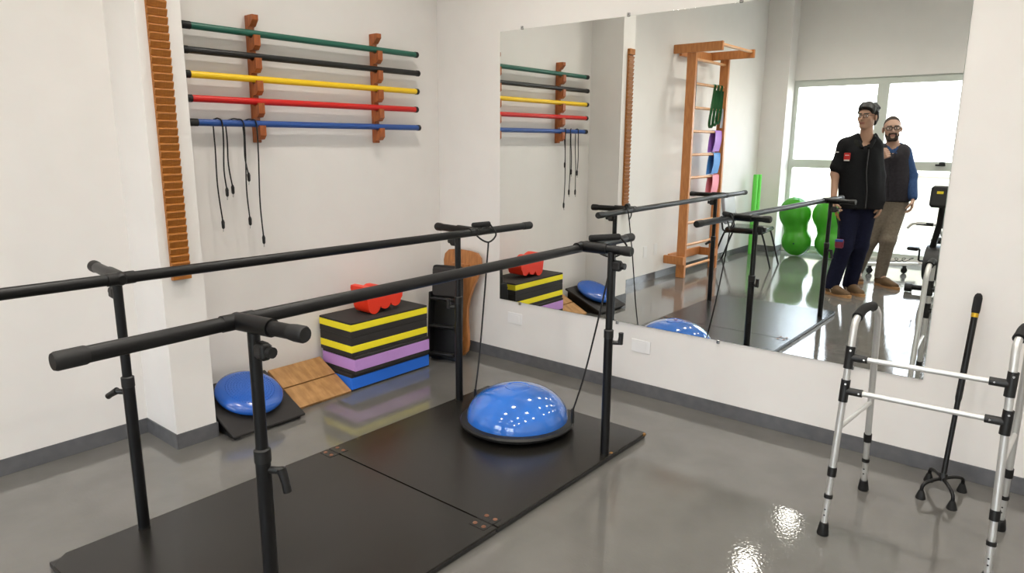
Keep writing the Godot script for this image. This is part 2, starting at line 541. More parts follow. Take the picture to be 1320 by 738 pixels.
func build_room() -> void:
	struct("floor", slab(Vector3(-0.2, -0.15, -0.2), Vector3(ROOM_X + 0.2, 0, WIN_Z + 0.2)), M.floor_epoxy)
	struct("ceiling", slab(Vector3(-0.2, ROOM_H, -0.2), Vector3(ROOM_X + 0.2, ROOM_H + 0.15, WIN_Z + 0.2)), M.ceiling_paint)
	var wl := struct("wall_left", slab(Vector3(-0.2, 0, -0.2), Vector3(0, ROOM_H, WIN_Z + 0.2)), M.wall_paint)
	part("pillar", slab(Vector3(-0.05, 0, 1.822), Vector3(0.308, ROOM_H, 2.010)), M.wall_paint, wl)
	struct("wall_front", slab(Vector3(0, 0, -0.2), Vector3(ROOM_X, ROOM_H, 0)), M.wall_paint)
	struct("wall_right", slab(Vector3(ROOM_X, 0, -0.2), Vector3(ROOM_X + 0.2, ROOM_H, WIN_Z + 0.2)), M.wall_paint)
	# window wall: column in the corner, lintel above, pier at the far end, low kerb under the frames
	var wb := MB.new()
	slab(Vector3(0.31, 2.17, WIN_Z), Vector3(4.56, ROOM_H, WIN_Z + 0.2), wb)
	slab(Vector3(4.56, 0, WIN_Z), Vector3(ROOM_X, ROOM_H, WIN_Z + 0.2), wb)
	slab(Vector3(0.31, 0, WIN_Z), Vector3(4.56, 0.03, WIN_Z + 0.2), wb)
	var wbn := struct("wall_back", wb, M.wall_paint)
	part("corner_column", slab(Vector3(0, 0, COL_Z), Vector3(0.31, ROOM_H, WIN_Z + 0.2)), M.wall_paint, wbn)
	# baseboards, grey paint a few millimetres proud of the wall
	var t := 0.006
	var bl := MB.new()
	slab(Vector3(0, 0, 0), Vector3(t, SKIRT, 1.822), bl)
	slab(Vector3(0, 0, 1.822 - t), Vector3(0.308 + t, SKIRT, 1.822), bl)
	slab(Vector3(0.308, 0, 1.822), Vector3(0.308 + t, SKIRT, 2.010), bl)
	slab(Vector3(0, 0, 2.010), Vector3(0.308 + t, SKIRT, 2.010 + t), bl)
	slab(Vector3(0, 0, 2.010 + t), Vector3(t, SKIRT, COL_Z), bl)
	struct("baseboard_left", bl, M.baseboard_paint)
	struct("baseboard_front", slab(Vector3(t, 0, 0), Vector3(ROOM_X, SKIRT, t)), M.baseboard_paint)
	var bk := MB.new()
	slab(Vector3(t, 0, COL_Z - t), Vector3(0.31 + t, SKIRT, COL_Z), bk)
	slab(Vector3(0.31, 0, COL_Z), Vector3(0.31 + t, SKIRT, WIN_Z), bk)
	slab(Vector3(4.56, 0, WIN_Z - t), Vector3(ROOM_X, SKIRT, WIN_Z), bk)
	struct("baseboard_back", bk, M.baseboard_paint)
	struct("baseboard_right", slab(Vector3(ROOM_X - t, 0, t), Vector3(ROOM_X, SKIRT, WIN_Z - t)), M.baseboard_paint)
	# window: four bays, each with an upper and a lower pane
	var wn := Node3D.new()
	wn.name = "window_1"
	wn.set_meta("kind", "structure")
	add_child(wn)
	var z0 := WIN_Z + 0.02
	var z1 := WIN_Z + 0.09
	part("top_rail", slab(Vector3(0.31, 2.09, z0), Vector3(4.56, 2.17, z1)), M.window_aluminium, wn)
	part("bottom_rail", slab(Vector3(0.31, 0.03, z0), Vector3(4.56, 0.09, z1)), M.window_aluminium, wn)
	part("side_frame", slab(Vector3(0.31, 0.09, z0), Vector3(0.36, 2.09, z1)), M.window_aluminium, wn)
	part("side_frame", slab(Vector3(4.51, 0.09, z0), Vector3(4.56, 2.09, z1)), M.window_aluminium, wn)
	var edges := [0.36, 1.345, 2.435, 3.525, 4.51]
	for i in range(1, 4):
		part("mullion", slab(Vector3(edges[i] - 0.0625, 0.09, z0 - 0.005), Vector3(edges[i] + 0.0625, 2.09, z1)), M.window_aluminium, wn)
	for i in 4:
		var xa: float = edges[i] + (0.0625 if i > 0 else 0.0)
		var xb: float = edges[i + 1] - (0.0625 if i < 3 else 0.0)
		part("transom", slab(Vector3(xa, 1.085, z0), Vector3(xb, 1.19, z1)), M.window_aluminium, wn)
		part("pane", slab(Vector3(xa, 1.19, z0 + 0.03), Vector3(xb, 2.09, z0 + 0.036)), M.window_glass, wn)
		part("pane", slab(Vector3(xa, 0.09, z0 + 0.03), Vector3(xb, 1.085, z0 + 0.036)), M.window_glass, wn)
		if i > 0:
			var la := MB.new()
			var lx := xa + 0.62
			box(la, Vector3(lx, 1.155, z0 - 0.012), Vector3(0.10, 0.02, 0.024), 0.004)
			box(la, Vector3(lx + 0.02, 1.175, z0 - 0.03), Vector3(0.06, 0.035, 0.02), 0.006)
			part("latch", la, M.black_plastic, wn)
	# outside: yard and a pale boundary wall
	var yd := part("yard_paving", slab(Vector3(-6, -0.2, WIN_Z + 0.2), Vector3(12, -0.05, 12)), M.yard_concrete, self)
	tag(yd, "pale concrete yard outside the window", "paving", "", "structure")
	var gw := thing("garden_wall", "pale plastered boundary wall seen through the lower window panes", "wall", Vector3(0, -0.05, 9.0))
	part("masonry", slab(Vector3(-6, 0, 0), Vector3(12, 0.95, 0.15)), M.garden_wall_plaster, gw)
	part("coping", slab(Vector3(-6, 0.95, -0.03), Vector3(12, 1.0, 0.18)), M.yard_concrete, gw)

func build_lamps() -> void:
	var ring := MB.new()
	lathe(ring, [Vector2(0.099, -0.004), Vector2(0.106, -0.014), Vector2(0.115, -0.010), Vector2(0.118, 0.0)], Transform3D(), 28)
	var disc := MB.new()
	lathe(disc, [Vector2(0.0, -0.006), Vector2(0.100, -0.006), Vector2(0.100, 0.0)], Transform3D(), 28)
	var rm := ring.mesh()
	var dm := disc.mesh()
	var n := 0
	for z in [0.88, 2.22, 3.58, 4.95]:
		for x in [1.05, 2.50, 3.95]:
			var t := thing("ceiling_light", "round white ceiling downlight out of view above the room", "light", Vector3(x, ROOM_H, z), "ceiling downlights")
			part("trim_ring", rm, M.white_enamel, t)
			part("diffuser", dm, M.lamp_diffuser, t)
			var l := SpotLight3D.new()
			l.name = "glow"
			t.add_child(l)
			l.position = Vector3(0, -0.03, 0)
			l.rotation = Vector3(-PI / 2, 0, 0)
			l.spot_angle = 70.0
			l.spot_angle_attenuation = 1.0
			l.spot_range = 12.0
			l.spot_attenuation = 2.0
			l.light_size = 0.10
			l.light_color = Color(1.0, 0.972, 0.930)
			l.light_energy = 1.65
			l.shadow_enabled = true
			n += 1

func build_mirror() -> void:
	var t := thing("mirror_panel", "large frameless mirror fixed to the wall with small clips", "mirror", Vector3(0.541, 0.402, 0))
	var w := 2.945 - 0.541
	var h := 2.040 - 0.402
	part("backing", slab(Vector3(0, 0, 0.0005), Vector3(w, h, 0.004)), M.mirror_edge, t)
	part("glass", slab(Vector3(0.0005, 0.0005, 0.004), Vector3(w - 0.0005, h - 0.0005, 0.0055)), M.mirror_silver, t)
	for x in [0.17, 0.88, 1.48, 2.12]:
		for y in [0.0, h]:
			var s := -1.0 if y == 0.0 else 1.0
			var c := MB.new()
			box(c, Vector3(x, y + s * 0.006, 0.006), Vector3(0.018, 0.02, 0.010), 0.003)
			tube(c, [Vector3(x, y + s * 0.010, 0.010), Vector3(x, y + s * 0.010, 0.014)], 0.005, 10)
			part("clip", c, M.chrome, t)
	# wall sockets
	var names := ["blank white socket plate under the mirror, just right of the far right bar post", "blank white socket plate under the left end of the mirror, nearest the room corner", "white socket plate on the left wall beside the wall bars, nearer the mirror", "white socket plate on the left wall beside the wall bars, nearer the window"]
	var pos := [Vector3(1.577, 0.283, 0), Vector3(0.668, 0.291, 0), Vector3(0, 0.307, 2.90), Vector3(0, 0.312, 3.12)]
	for i in 4:
		var p := thing("socket_plate", names[i], "socket", pos[i], "white socket plates")
		if i >= 2: p.rotation.y = PI / 2
		var a := MB.new()
		box(a, Vector3(0, 0, 0.0025), Vector3(0.118, 0.072, 0.005) if i < 2 else Vector3(0.072, 0.116, 0.005), 0.0024)
		part("cover", a, M.white_plastic, p)
		var b := MB.new()
		box(b, Vector3(0, 0, 0.005), Vector3(0.07, 0.045, 0.0015) if i < 2 else Vector3(0.045, 0.07, 0.0015), 0.0007)
		part("insert", b, M.white_plastic, p)

# ------------------------------------------------------------------ parallel bars
func build_parallel_bars() -> void:
	var t := thing("parallel_bars", "black tubular parallel bars standing on a hinged black rubber-topped platform", "parallel bars", Vector3(1.39, 0, 1.6))
	var o := Vector3(-1.39, 0, -1.6)
	# platform: two hinged boards
	for z in [[0.506, 1.596], [1.604, 2.712]]:
		var pn := MB.new()
		slab(Vector3(0.888, 0.004, z[0]) + o, Vector3(1.894, 0.022, z[1]) + o, pn)
		var board := part("platform_board", pn, M.ply_edge, t)
		var ru := MB.new()
		var c := 0.0 if z[0] < 1.0 else 0.05
		var poly := PackedVector2Array([Vector2(0.885, z[0]), Vector2(1.897, z[0]), Vector2(1.897, z[1]), Vector2(0.885 + c, z[1]), Vector2(0.885, z[1] - c)])
		if c == 0.0: poly = PackedVector2Array([Vector2(0.885, z[0]), Vector2(1.897, z[0]), Vector2(1.897, z[1]), Vector2(0.885, z[1])])
		extrude(ru, poly, 0.008, Transform3D(Basis(Vector3(1, 0, 0), Vector3(0, 0, 1), Vector3(0, -1, 0)), o + Vector3(0, 0.026, 0)))
		part("rubber_sheet", ru, M.rubber_sheet, board)
	for x in [0.93, 1.838]:
		var hg := MB.new()
		box(hg, Vector3(x, 0.0305, 1.6) + o, Vector3(0.075, 0.0025, 0.10), 0.001)
		tube(hg, [Vector3(x - 0.037, 0.031, 1.6) + o, Vector3(x + 0.037, 0.031, 1.6) + o], 0.004, 8)
		var h := part("hinge", hg, M.rubber_sheet, t)
		for dx in [-0.021, 0.021]:
			for dz in [-0.032, 0.032]:
				var sc := MB.new()
				lathe(sc, [Vector2(0.0095, 0.0), Vector2(0.008, 0.0022), Vector2(0, 0.003)], Transform3D(Basis(), Vector3(x + dx, 0.0315, 1.6 + dz) + o), 10)
				part("screw", sc, M.copper_rust, h)
	for p in [Vector3(1.888, 0.026, 0.805), Vector3(1.896, 0.024, 0.52), Vector3(0.893, 0.026, 0.75)]:
		var b := MB.new()
		box(b, p + o, Vector3(0.016, 0.014, 0.020), 0.004)
		part("corner_bracket", b, M.brass, t)
	# posts
	var posts := [[Vector3(0.921, 0.03, 2.42), -1.0, Vector3(1.005, 0.957, 2.438), Vector3(0.690, 0.957, 2.405), 0.598], [Vector3(1.845, 0.03, 2.463), 1.0, Vector3(1.795, 0.957, 2.475), Vector3(2.030, 0.957, 2.438), 0.625], [Vector3(0.917, 0.03, 0.777), -1.0, Vector3(1.040, 0.955, 0.785), Vector3(0.743, 0.955, 0.755), 0.60], [Vector3(1.868, 0.03, 0.829), 1.0, Vector3(1.720, 0.953, 0.833), Vector3(1.960, 0.953, 0.818), 0.603]]
	for q in posts:
		var f: Vector3 = q[0] + o
		var sgn: float = q[1]
		var a: Vector3 = q[2] + o
		var e: Vector3 = q[3] + o
		var jy: float = q[4]
		var pm := MB.new()
		tube(pm, [f, f + Vector3(0, jy - 0.03, 0)], 0.0195, 18)
		var post := part("post", pm, M.black_metal, t)
		var um := MB.new()
		var top := Vector3(f.x, a.y - 0.01, f.z)
		tube(um, [Vector3(f.x, jy - 0.1, f.z), top], 0.0155, 16)
		part("upper_tube", um, M.black_metal, post)
		var cm := MB.new()
		lathe(cm, [Vector2(0.0165, -0.035), Vector2(0.0214, -0.033), Vector2(0.0214, 0.0), Vector2(0.0165, 0.004)], Transform3D(Basis(), Vector3(f.x, jy, f.z)), 18)
		part("collar", cm, M.black_plastic, post)
		var side := Vector3(sgn * 0.86, 0, -0.5 if sgn > 0 else 0.5).normalized()
		var lv := MB.new()
		var s0 := Vector3(f.x, jy - 0.055, f.z)
		tube(lv, [s0 + side * 0.012, s0 + side * 0.058], 0.0095, 10)
		var bend := Vector3(0, 0.045, 0)
		if q[0].z > 1.5: bend = Vector3(0, -0.058, 0) + side * 0.010 if sgn > 0 else Vector3(-0.036, -0.024, 0.012)
		tube(lv, [s0 + side * 0.05 - bend * 0.12, s0 + side * 0.053 + bend * 0.6, s0 + side * 0.053 + bend], [0.0125, 0.0105, 0.0110], 12)
		part("clamp_lever", lv, M.black_plastic, post)
		# T-joint and outward handle
		var dir := (e - a).normalized()
		var tj := MB.new()
		tube(tj, [a - dir * 0.0215, a - dir * 0.016, a - dir * 0.006, a + dir * 0.125], [0.012, 0.0185, 0.0228, 0.0232], 18)
		tube(tj, [a - Vector3(0, 0, 0.042), a + Vector3(0, 0, 0.042)], 0.0210, 18)
		part("tee_joint", tj, M.black_metal, t)
		var hd := MB.new()
		tube(hd, [a + dir * 0.11, e - dir * 0.045], 0.0185, 18)
		var handle := part("handle", hd, M.black_metal, t)
		var cp := MB.new()
		tube(cp, [e - dir * 0.05, e - dir * 0.03, e - dir * 0.006, e], [0.0190, 0.0212, 0.0212, 0.018], 18)
		part("end_cap", cp, M.black_rubber, handle)
		var kb := MB.new()
		var kc := Vector3(f.x, a.y - 0.065, f.z) + dir * 0.030
		box(kb, kc, Vector3(0.045, 0.045, 0.035), 0.010)
		tube(kb, [kc + dir * 0.02, kc + dir * 0.036], 0.014, 12)
		part("locking_knob", kb, M.black_plastic, t)
	# rails
	for r in [[Vector3(1.053, 0.950, 0.35), Vector3(1.005, 0.957, 2.438), Vector3(0.996, 0.958, 2.89)], [Vector3(1.699, 0.945, 0.371), Vector3(1.795, 0.957, 2.475), Vector3(1.816, 0.957, 2.882)]]:
		var rm := MB.new()
		tube(rm, [r[0] + o, r[1] + o, r[2] + o], 0.0185, 20)
		var rail := part("rail", rm, M.black_metal, t)
		for e in [[r[0], r[1]], [r[2], r[1]]]:
			var d: Vector3 = (e[1] - e[0]).normalized()
			var cm := MB.new()
			tube(cm, [e[0] + o - d * 0.006, e[0] + o, e[0] + o + d * 0.055, e[0] + o + d * 0.06], [0.018, 0.0206, 0.0206, 0.0188], 20)
			part("end_cap", cm, M.black_rubber, rail)

# ------------------------------------------------------------------ balance dome and its tubes
func build_dome() -> void:
	var c := Vector3(1.37, 0.03, 0.838)
	var t := thing("balance_dome", "glossy blue inflated balance dome on a round black base, on the rubber platform", "balance trainer", c)
	var b := MB.new()
	lathe(b, [Vector2(0, 0.012), Vector2(0.225, 0.012), Vector2(0.262, 0.018), Vector2(0.278, 0.027), Vector2(0.281, 0.038), Vector2(0.274, 0.047), Vector2(0.252, 0.050), Vector2(0.0, 0.048)], Transform3D(), 72)
	part("base", b, M.black_plastic, t)
	for k in 6:
		var f := MB.new()
		lathe(f, [Vector2(0, 0), Vector2(0.018, 0), Vector2(0.02, 0.014), Vector2(0, 0.014)], Transform3D(Basis(), Vector3(0.2 * cos(k * TAU / 6), 0, 0.2 * sin(k * TAU / 6))), 12)
		part("rubber_foot", f, M.black_rubber, t)
	var d := MB.new()
	var prof := []
	for i in 25:
		var a := PI / 2 * i / 24.0
		prof.append(Vector2(0.250 * cos(a), 0.044 + 0.162 * pow(sin(a), 0.97)))
	prof.append(Vector2(0, 0.206))
	lathe(d, prof, Transform3D(), 72)
	var dome := part("dome", d, M.dome_blue, t)
	var r := MB.new()
	lathe(r, [Vector2(0.062, 0.1990), Vector2(0.060, 0.2040), Vector2(0.056, 0.2045), Vector2(0.052, 0.2015)], Transform3D(), 40)
	part("embossed_ring", r, M.dome_blue, dome)
	# resistance tubes hooked over the rails
	var grips := [[Vector3(1.018, 0.9825, 0.775), Vector3(1.056, 0.986, 0.685), Vector3(1.094, 0.095, 0.842), "black resistance tube with foam handle resting on the left rail, clipped to the dome"], [Vector3(1.700, 0.978, 0.745), Vector3(1.790, 0.982, 0.632), Vector3(1.632, 0.095, 0.742), "black resistance tube with foam handle resting on the right rail, clipped to the dome"]]
	for q in grips:
		var a: Vector3 = q[0]
		var e: Vector3 = q[1]
		var g := thing("resistance_tube", q[3], "exercise band", q[2], "resistance tubes on the dome")
		var o: Vector3 = -q[2]
		var gm := MB.new()
		tube(gm, [a + o, a.lerp(e, 0.04) + o, a.lerp(e, 0.96) + o, e + o], [0.012, 0.0148, 0.0148, 0.012], 14)
		part("foam_grip", gm, M.foam_grip, g)
		var mid := (a + e) / 2
		var low := mid + Vector3(0.030, -0.088, -0.022)
		var sm := MB.new()
		tube(sm, curve([a + o, a + (mid - a) * 0.05 + Vector3(0.028, -0.052, -0.004) + o, low + o, e + Vector3(0.028, -0.052, -0.016) + o, e + o], 8), 0.0045, 8)
		part("strap", sm, M.black_cord, g)
		var cm := MB.new()
		var b2: Vector3 = q[2]
		tube(cm, curve([low + o, low.lerp(b2, 0.3) + Vector3(0.004, -0.01, 0.003) + o, low.lerp(b2, 0.7) + Vector3(0.002, -0.006, 0.0) + o, b2 + Vector3(0, 0.05, 0) + o], 6), 0.0042, 8)
		part("tube_cord", cm, M.black_cord, g)
		var cl := MB.new()
		tube(cl, [b2 + Vector3(0, 0.06, 0) + o, b2 + Vector3(0, 0.02, 0) + o, b2 + Vector3(0, -0.012, 0) + o], [0.007, 0.009, 0.007], 8)
		part("hook", cl, M.black_plastic, g)
		var bt := MB.new()
		tube(bt, [b2 + Vector3(0, -0.03, 0) + o, b2 + Vector3(0, -0.005, 0) + o], 0.006, 8)
		part("clip_ring", bt, M.chrome, g)

# ------------------------------------------------------------------ sticks on the left wall
func build_sticks() -> void:
	var ys := [1.920, 1.810, 1.700, 1.590, 1.479]
	# racks: a strip with five upturned hooks
	for i in 2:
		var z: float = [1.333, 0.545][i]
		var r := thing("stick_rack", ["orange-brown wooden hook rack on the wall nearer the pillar", "orange-brown wooden hook rack on the wall nearer the corner"][i], "rack", Vector3(0, 1.40, z), "wooden stick racks")
		var strip := MB.new()
		box(strip, Vector3(0.016, 0.297, 0), Vector3(0.032, 0.625, 0.034), 0.003)
		part("strip", strip, M.rack_wood, r)
		var m := MB.new()
		extrude(m, PackedVector2Array([Vector2(0.030, -0.012), Vector2(0.037, -0.020), Vector2(0.051, -0.024), Vector2(0.064, -0.020), Vector2(0.069, -0.008), Vector2(0.080, -0.008), Vector2(0.080, -0.058), Vector2(0.060, -0.078), Vector2(0.030, -0.080)]), 0.034)
		var mm := m.mesh()
		for y in ys:
			part("hook", mm, M.rack_wood, r, Vector3(0, y - 1.40, 0))
		var cp := MB.new()
		extrude(cp, PackedVector2Array([Vector2(0.030, 0.609), Vector2(0.072, 0.609), Vector2(0.072, 0.585), Vector2(0.045, 0.556), Vector2(0.030, 0.552)]), 0.034)
		part("top_block", cp, M.rack_wood, r)
	var cols := ["green", "black", "yellow", "red", "blue"]
	var z0 := [0.224, 0.214, 0.224, 0.234, 0.217]
	var z1 := [1.704, 1.710, 1.709, 1.705, 1.703]
	for i in 5:
		var s := thing("exercise_stick", "long round %s exercise stick with black end caps on the wall racks" % cols[i], "stick", Vector3(0.051, ys[i], (z0[i] + z1[i]) / 2), "coloured sticks on the wall racks")
		var h: float = (z1[i] - z0[i]) / 2
		var m := MB.new()
		tube(m, [Vector3(0, 0, -h + 0.01), Vector3(0, 0, h - 0.01)], 0.0165, 20)
		part("shaft", m, M["stick_" + cols[i]], s)
		for e in [-1.0, 1.0]:
			var c := MB.new()
			var ln := 0.022 if e < 0 else [0.045, 0.03, 0.03, 0.026, 0.042][i] as float
			tube(c, [Vector3(0, 0, e * (h - ln)), Vector3(0, 0, e * (h - 0.004)), Vector3(0, 0, e * h)], [0.0182, 0.0182, 0.015], 20)
			part("end_cap", c, M.black_rubber, s)
	# cords looped over the blue stick
	var loops := [[1.572, 0.967, 1.549, 1.129], [1.506, 1.138, 1.436, 0.975], [1.414, 1.197, 1.366, 0.871]]
	var lb := ["black cord looped over the blue stick, furthest from the wooden rack", "black cord looped over the blue stick, middle of the three", "black cord looped over the blue stick, beside the wooden rack"]
	for i in 3:
		var L: Array = loops[i]
		var s := thing("skipping_rope", lb[i], "rope", Vector3(0.051, 1.479, (L[0] + L[2]) / 2), "black cords on the blue stick")
		var zc: float = (L[0] + L[2]) / 2
		var za: float = L[0] - zc
		var zb: float = L[2] - zc
		var ya: float = L[1] - 1.479
		var yb: float = L[3] - 1.479
		var pts := [Vector3(-0.010, ya + 0.025, za - 0.004), Vector3(-0.016, ya * 0.6, za + 0.006), Vector3(-0.021, ya * 0.25, za), Vector3(-0.0215, 0.0, za), Vector3(-0.012, 0.0185, lerpf(za, zb, 0.3)), Vector3(0.008, 0.0205, lerpf(za, zb, 0.6)), Vector3(0.0215, 0.002, zb), Vector3(0.022, yb * 0.25, zb), Vector3(0.020, yb * 0.65, zb + 0.008), Vector3(0.018, yb + 0.025, zb)]
		var m := MB.new()
		tube(m, curve(pts, 6), 0.0036, 8)
		part("cord", m, M.black_cord, s)
		for e in [pts[0], pts[9]]:
			var c := MB.new()
			tube(c, [e + Vector3(0, 0.012, 0), e, e + Vector3(0, -0.028, 0), e + Vector3(0, -0.034, 0)], [0.0045, 0.0085, 0.0075, 0.004], 10)
			part("end_ferrule", c, M.black_plastic, s)
			var k := MB.new()
			tube(k, [e + Vector3(0, -0.03, 0), e + Vector3(0.002, -0.05, 0.003)], 0.0025, 6)
			part("hook", k, M.chrome, s)

func build_finger_ladder() -> void:
	var t := thing("finger_ladder", "tall narrow orange wooden finger ladder with notched steps on the white pillar", "finger ladder", Vector3(0.308, 0.788, 1.9295))
	var w := 0.081
	var b := MB.new()
	box(b, Vector3(0.006, 0.6805, 0), Vector3(0.012, 1.361, w), 0.002)
	part("board", b, M.ladder_wood, t)
	for y in [0.025, 1.338]:
		var k := MB.new()
		box(k, Vector3(0.017, y, 0), Vector3(0.022, 0.046, w), 0.002)
		part("end_block", k, M.ladder_wood, t)
	var s := MB.new()
	extrude(s, PackedVector2Array([Vector2(0.011, 0.0158), Vector2(0.0225, 0.0118), Vector2(0.0242, 0.0080), Vector2(0.0150, -0.0150)]), w)
	var sm := s.mesh()
	for i in 39:
		part("step", sm, M.ladder_wood, t, Vector3(0, 0.066 + i * 0.0322, 0))

# ------------------------------------------------------------------ things along the left wall
func build_left_wall_things() -> void:
	# four foam step blocks in a stack: [y0, colour band y, y1, x0, x1, z0, z1, colour, label]
	var st := [[0.0, 0.010, 0.079, 0.100, 0.020, 0.313, 0.425, 1.026, "blue", "blue and black foam step block at the bottom of the stack"], [0.100, 0.120, 0.188, 0.205, 0.030, 0.334, 0.440, 1.012, "purple", "purple and black foam step block, second from the bottom of the stack"], [0.205, 0.227, 0.267, 0.317, 0.028, 0.320, 0.440, 1.022, "yellow", "yellow and black foam step block, third up in the stack under the topmost"], [0.317, 0.351, 0.390, 0.402, 0.026, 0.320, 0.438, 1.022, "yellow", "yellow and black foam step block on top of the stack"]]
	for s in st:
		var c := Vector3((s[4] + s[5]) / 2, s[0], (s[6] + s[7]) / 2)
		var w: float = s[5] - s[4]
		var l: float = s[7] - s[6]
		var t := thing("step_block", s[9], "step block", c, "foam step blocks in the stack")
		var band := [["base_layer", 0.0, s[1] - s[0], "foam_black", 0.0], ["coloured_layer", s[1] - s[0], s[2] - s[0], "foam_" + s[8], 0.002], ["top_layer", s[2] - s[0], s[3] - s[0], "foam_black", 0.0]]
		for q in band:
			var m := MB.new()
			var y0: float = q[1]
			var y1: float = q[2]
			box(m, Vector3(0, (y0 + y1) / 2, 0), Vector3(w + q[4], y1 - y0, l + q[4]), 0.003)
			part(q[0], m, M[q[3]], t)
	# red lobed plastic piece on the stack
	var rd := thing("lobed_roller", "red plastic lobed exerciser lying on top of the foam step stack", "exerciser", Vector3(0.19, 0.402, 0.72))
	# one thick waved piece: scalloped underside, twin-humped top
	var pts := PackedVector2Array()
	for i in 13:
		var a := PI + PI * i / 12.0
		pts.append(Vector2(0.078 - 0.046 * cos(a), 0.052 + 0.050 * sin(a)))
	for i in range(1, 12):
		var a := PI + PI * i / 12.0
		pts.append(Vector2(-0.005 - 0.040 * cos(a), 0.056 + 0.036 * sin(a)))
	for i in range(1, 13):
		var a := PI + PI * i / 12.0
		pts.append(Vector2(-0.085 - 0.040 * cos(a), 0.060 + 0.036 * sin(a)))
	pts.append_array([Vector2(-0.138, 0.075), Vector2(-0.140, 0.100), Vector2(-0.120, 0.112), Vector2(-0.090, 0.108), Vector2(-0.062, 0.118), Vector2(-0.030, 0.142), Vector2(0.000, 0.158), Vector2(0.028, 0.158), Vector2(0.052, 0.148), Vector2(0.075, 0.160), Vector2(0.110, 0.170), Vector2(0.140, 0.167), Vector2(0.143, 0.150), Vector2(0.132, 0.100)])
	var body := MB.new()
	extrude(body, fix_order(pts), 0.135, Transform3D(Basis(Vector3(0, 0, 1), Vector3.UP, Vector3(-1, 0, 0)), Vector3(0.0, 0.0, 0.0)), 0.7)
	part("waved_body", body, M.red_plastic, rd)
	for z in [0.055, -0.045]:
		var gr := MB.new()
		tube(gr, [Vector3(-0.068, 0.100, z), Vector3(0.068, 0.100, z)], 0.012, 12)
		part("ridge", gr, M.red_plastic, rd)
	# wooden wedge made of two boards
	var wd := thing("wedge_board", "brown wooden wedge ramp sloping down from the wall beside the foam steps", "wedge", Vector3(0.17, 0, 1.205))
	for h in [[0.0, 0.49], [0.51, 1.0]]:
		var m := MB.new()
		var a := Vector3(0.150, 0.006, 0)
		var b := Vector3(-0.140, 0.150, 0)
		var p0: Vector3 = a.lerp(b, h[0])
		var p1: Vector3 = a.lerp(b, h[1])
		var dir := (p1 - p0).normalized()
		var bs := Basis(-dir, Vector3(dir.y, -dir.x, 0).normalized(), Vector3(0, 0, 1))
		bs = Basis(dir, dir.cross(Vector3(0, 0, -1)).normalized() * -1.0, Vector3(0, 0, 1))
		box(m, (p0 + p1) / 2, Vector3((p1 - p0).length(), 0.018, 0.340), 0.003, bs)
		part("tread_board", m, M.pine_wood, wd)
	for z in [-0.155, 0.155]:
		var m := MB.new()
		extrude(m, PackedVector2Array([Vector2(0.142, 0.0), Vector2(-0.143, 0.0), Vector2(-0.143, 0.142), Vector2(-0.13, 0.137)]), 0.018, Transform3D(Basis(), Vector3(0, 0, z)))
		part("side_cheek", m, M.pine_wood, wd)
	var bk := MB.new()
	box(bk, Vector3(-0.148, 0.072, 0), Vector3(0.014, 0.142, 0.328), 0.002)
	part("back_board", bk, M.pine_wood, wd)
	# black tilt board with the blue cushion
	var tb := thing("tilt_board", "black flat tilted board on the floor between the pillar and the wooden wedge", "board", Vector3(0.25, 0, 1.61))
	var ang := 0.40
	var bs2 := Basis(Vector3(0, 0, 1), -ang)
	var mid := Vector3(0.0, 0.096, 0)
	var pl := MB.new()
	box(pl, mid, Vector3(0.40, 0.018, 0.395), 0.006, bs2)
	part("panel", pl, M.foam_black, tb)
	for z in [-0.165, 0.165]:
		var m := MB.new()
		extrude(m, PackedVector2Array([Vector2(0.160, 0.0), Vector2(-0.165, 0.0), Vector2(-0.165, 0.154), Vector2(0.160, 0.019)]), 0.03, Transform3D(Basis(), Vector3(0, 0, z)))
		part("side_support", m, M.black_plastic, tb)
	var nrm := bs2 * Vector3.UP
	var dc := Vector3(0.25, 0, 1.61) + mid + nrm * 0.009 + bs2 * Vector3(-0.022, 0, 0)
	var cu := thing("balance_cushion", "round blue inflated balance cushion with small knobs resting on the black tilt board", "cushion", dc)
	cu.basis = bs2
	var cm := MB.new()
	lathe(cm, [Vector2(0, 0.002), Vector2(0.11, 0.002), Vector2(0.150, 0.014), Vector2(0.164, 0.030), Vector2(0.166, 0.040), Vector2(0.160, 0.052), Vector2(0.140, 0.064), Vector2(0.10, 0.074), Vector2(0.05, 0.079), Vector2(0, 0.080)], Transform3D(), 56, 0.9)
	part("cushion_body", cm, M.disc_blue, cu)
	var mmi := MultiMeshInstance3D.new()
	var mm := MultiMesh.new()
	mm.transform_format = MultiMesh.TRANSFORM_3D
	var kn := MB.new()
	lathe(kn, [Vector2(0.0032, -0.001), Vector2(0.0028, 0.0012), Vector2(0, 0.002)], Transform3D(), 7)
	mm.mesh = kn.mesh()
	var spots := []
	for ring in range(1, 10):
		var rr := 0.013 * ring
		for k in range(6 * ring):
			var a := TAU * k / (6.0 * ring)
			spots.append(Vector3(rr * cos(a), 0.0805 - 0.0068 * pow(rr / 0.10, 2.2), rr * sin(a)))
	mm.instance_count = spots.size()
	for i in spots.size(): mm.set_instance_transform(i, Transform3D(Basis(), spots[i]))
	mmi.multimesh = mm
	mmi.material_override = M.disc_blue
	mmi.name = "knobs"
	mmi.set_meta("kind", "stuff")
	cu.add_child(mmi)
	# black plastic step stood on end in the corner
	var bp := thing("step_platform", "black plastic step platform stood on end in the corner, its ribbed underside showing", "step platform", Vector3(0.302, 0, 0.285))
	var yaw := 0.29
	bp.basis = Basis(Vector3.UP, yaw) * Basis(Vector3.RIGHT, -0.075)
	var shp := PackedVector2Array()
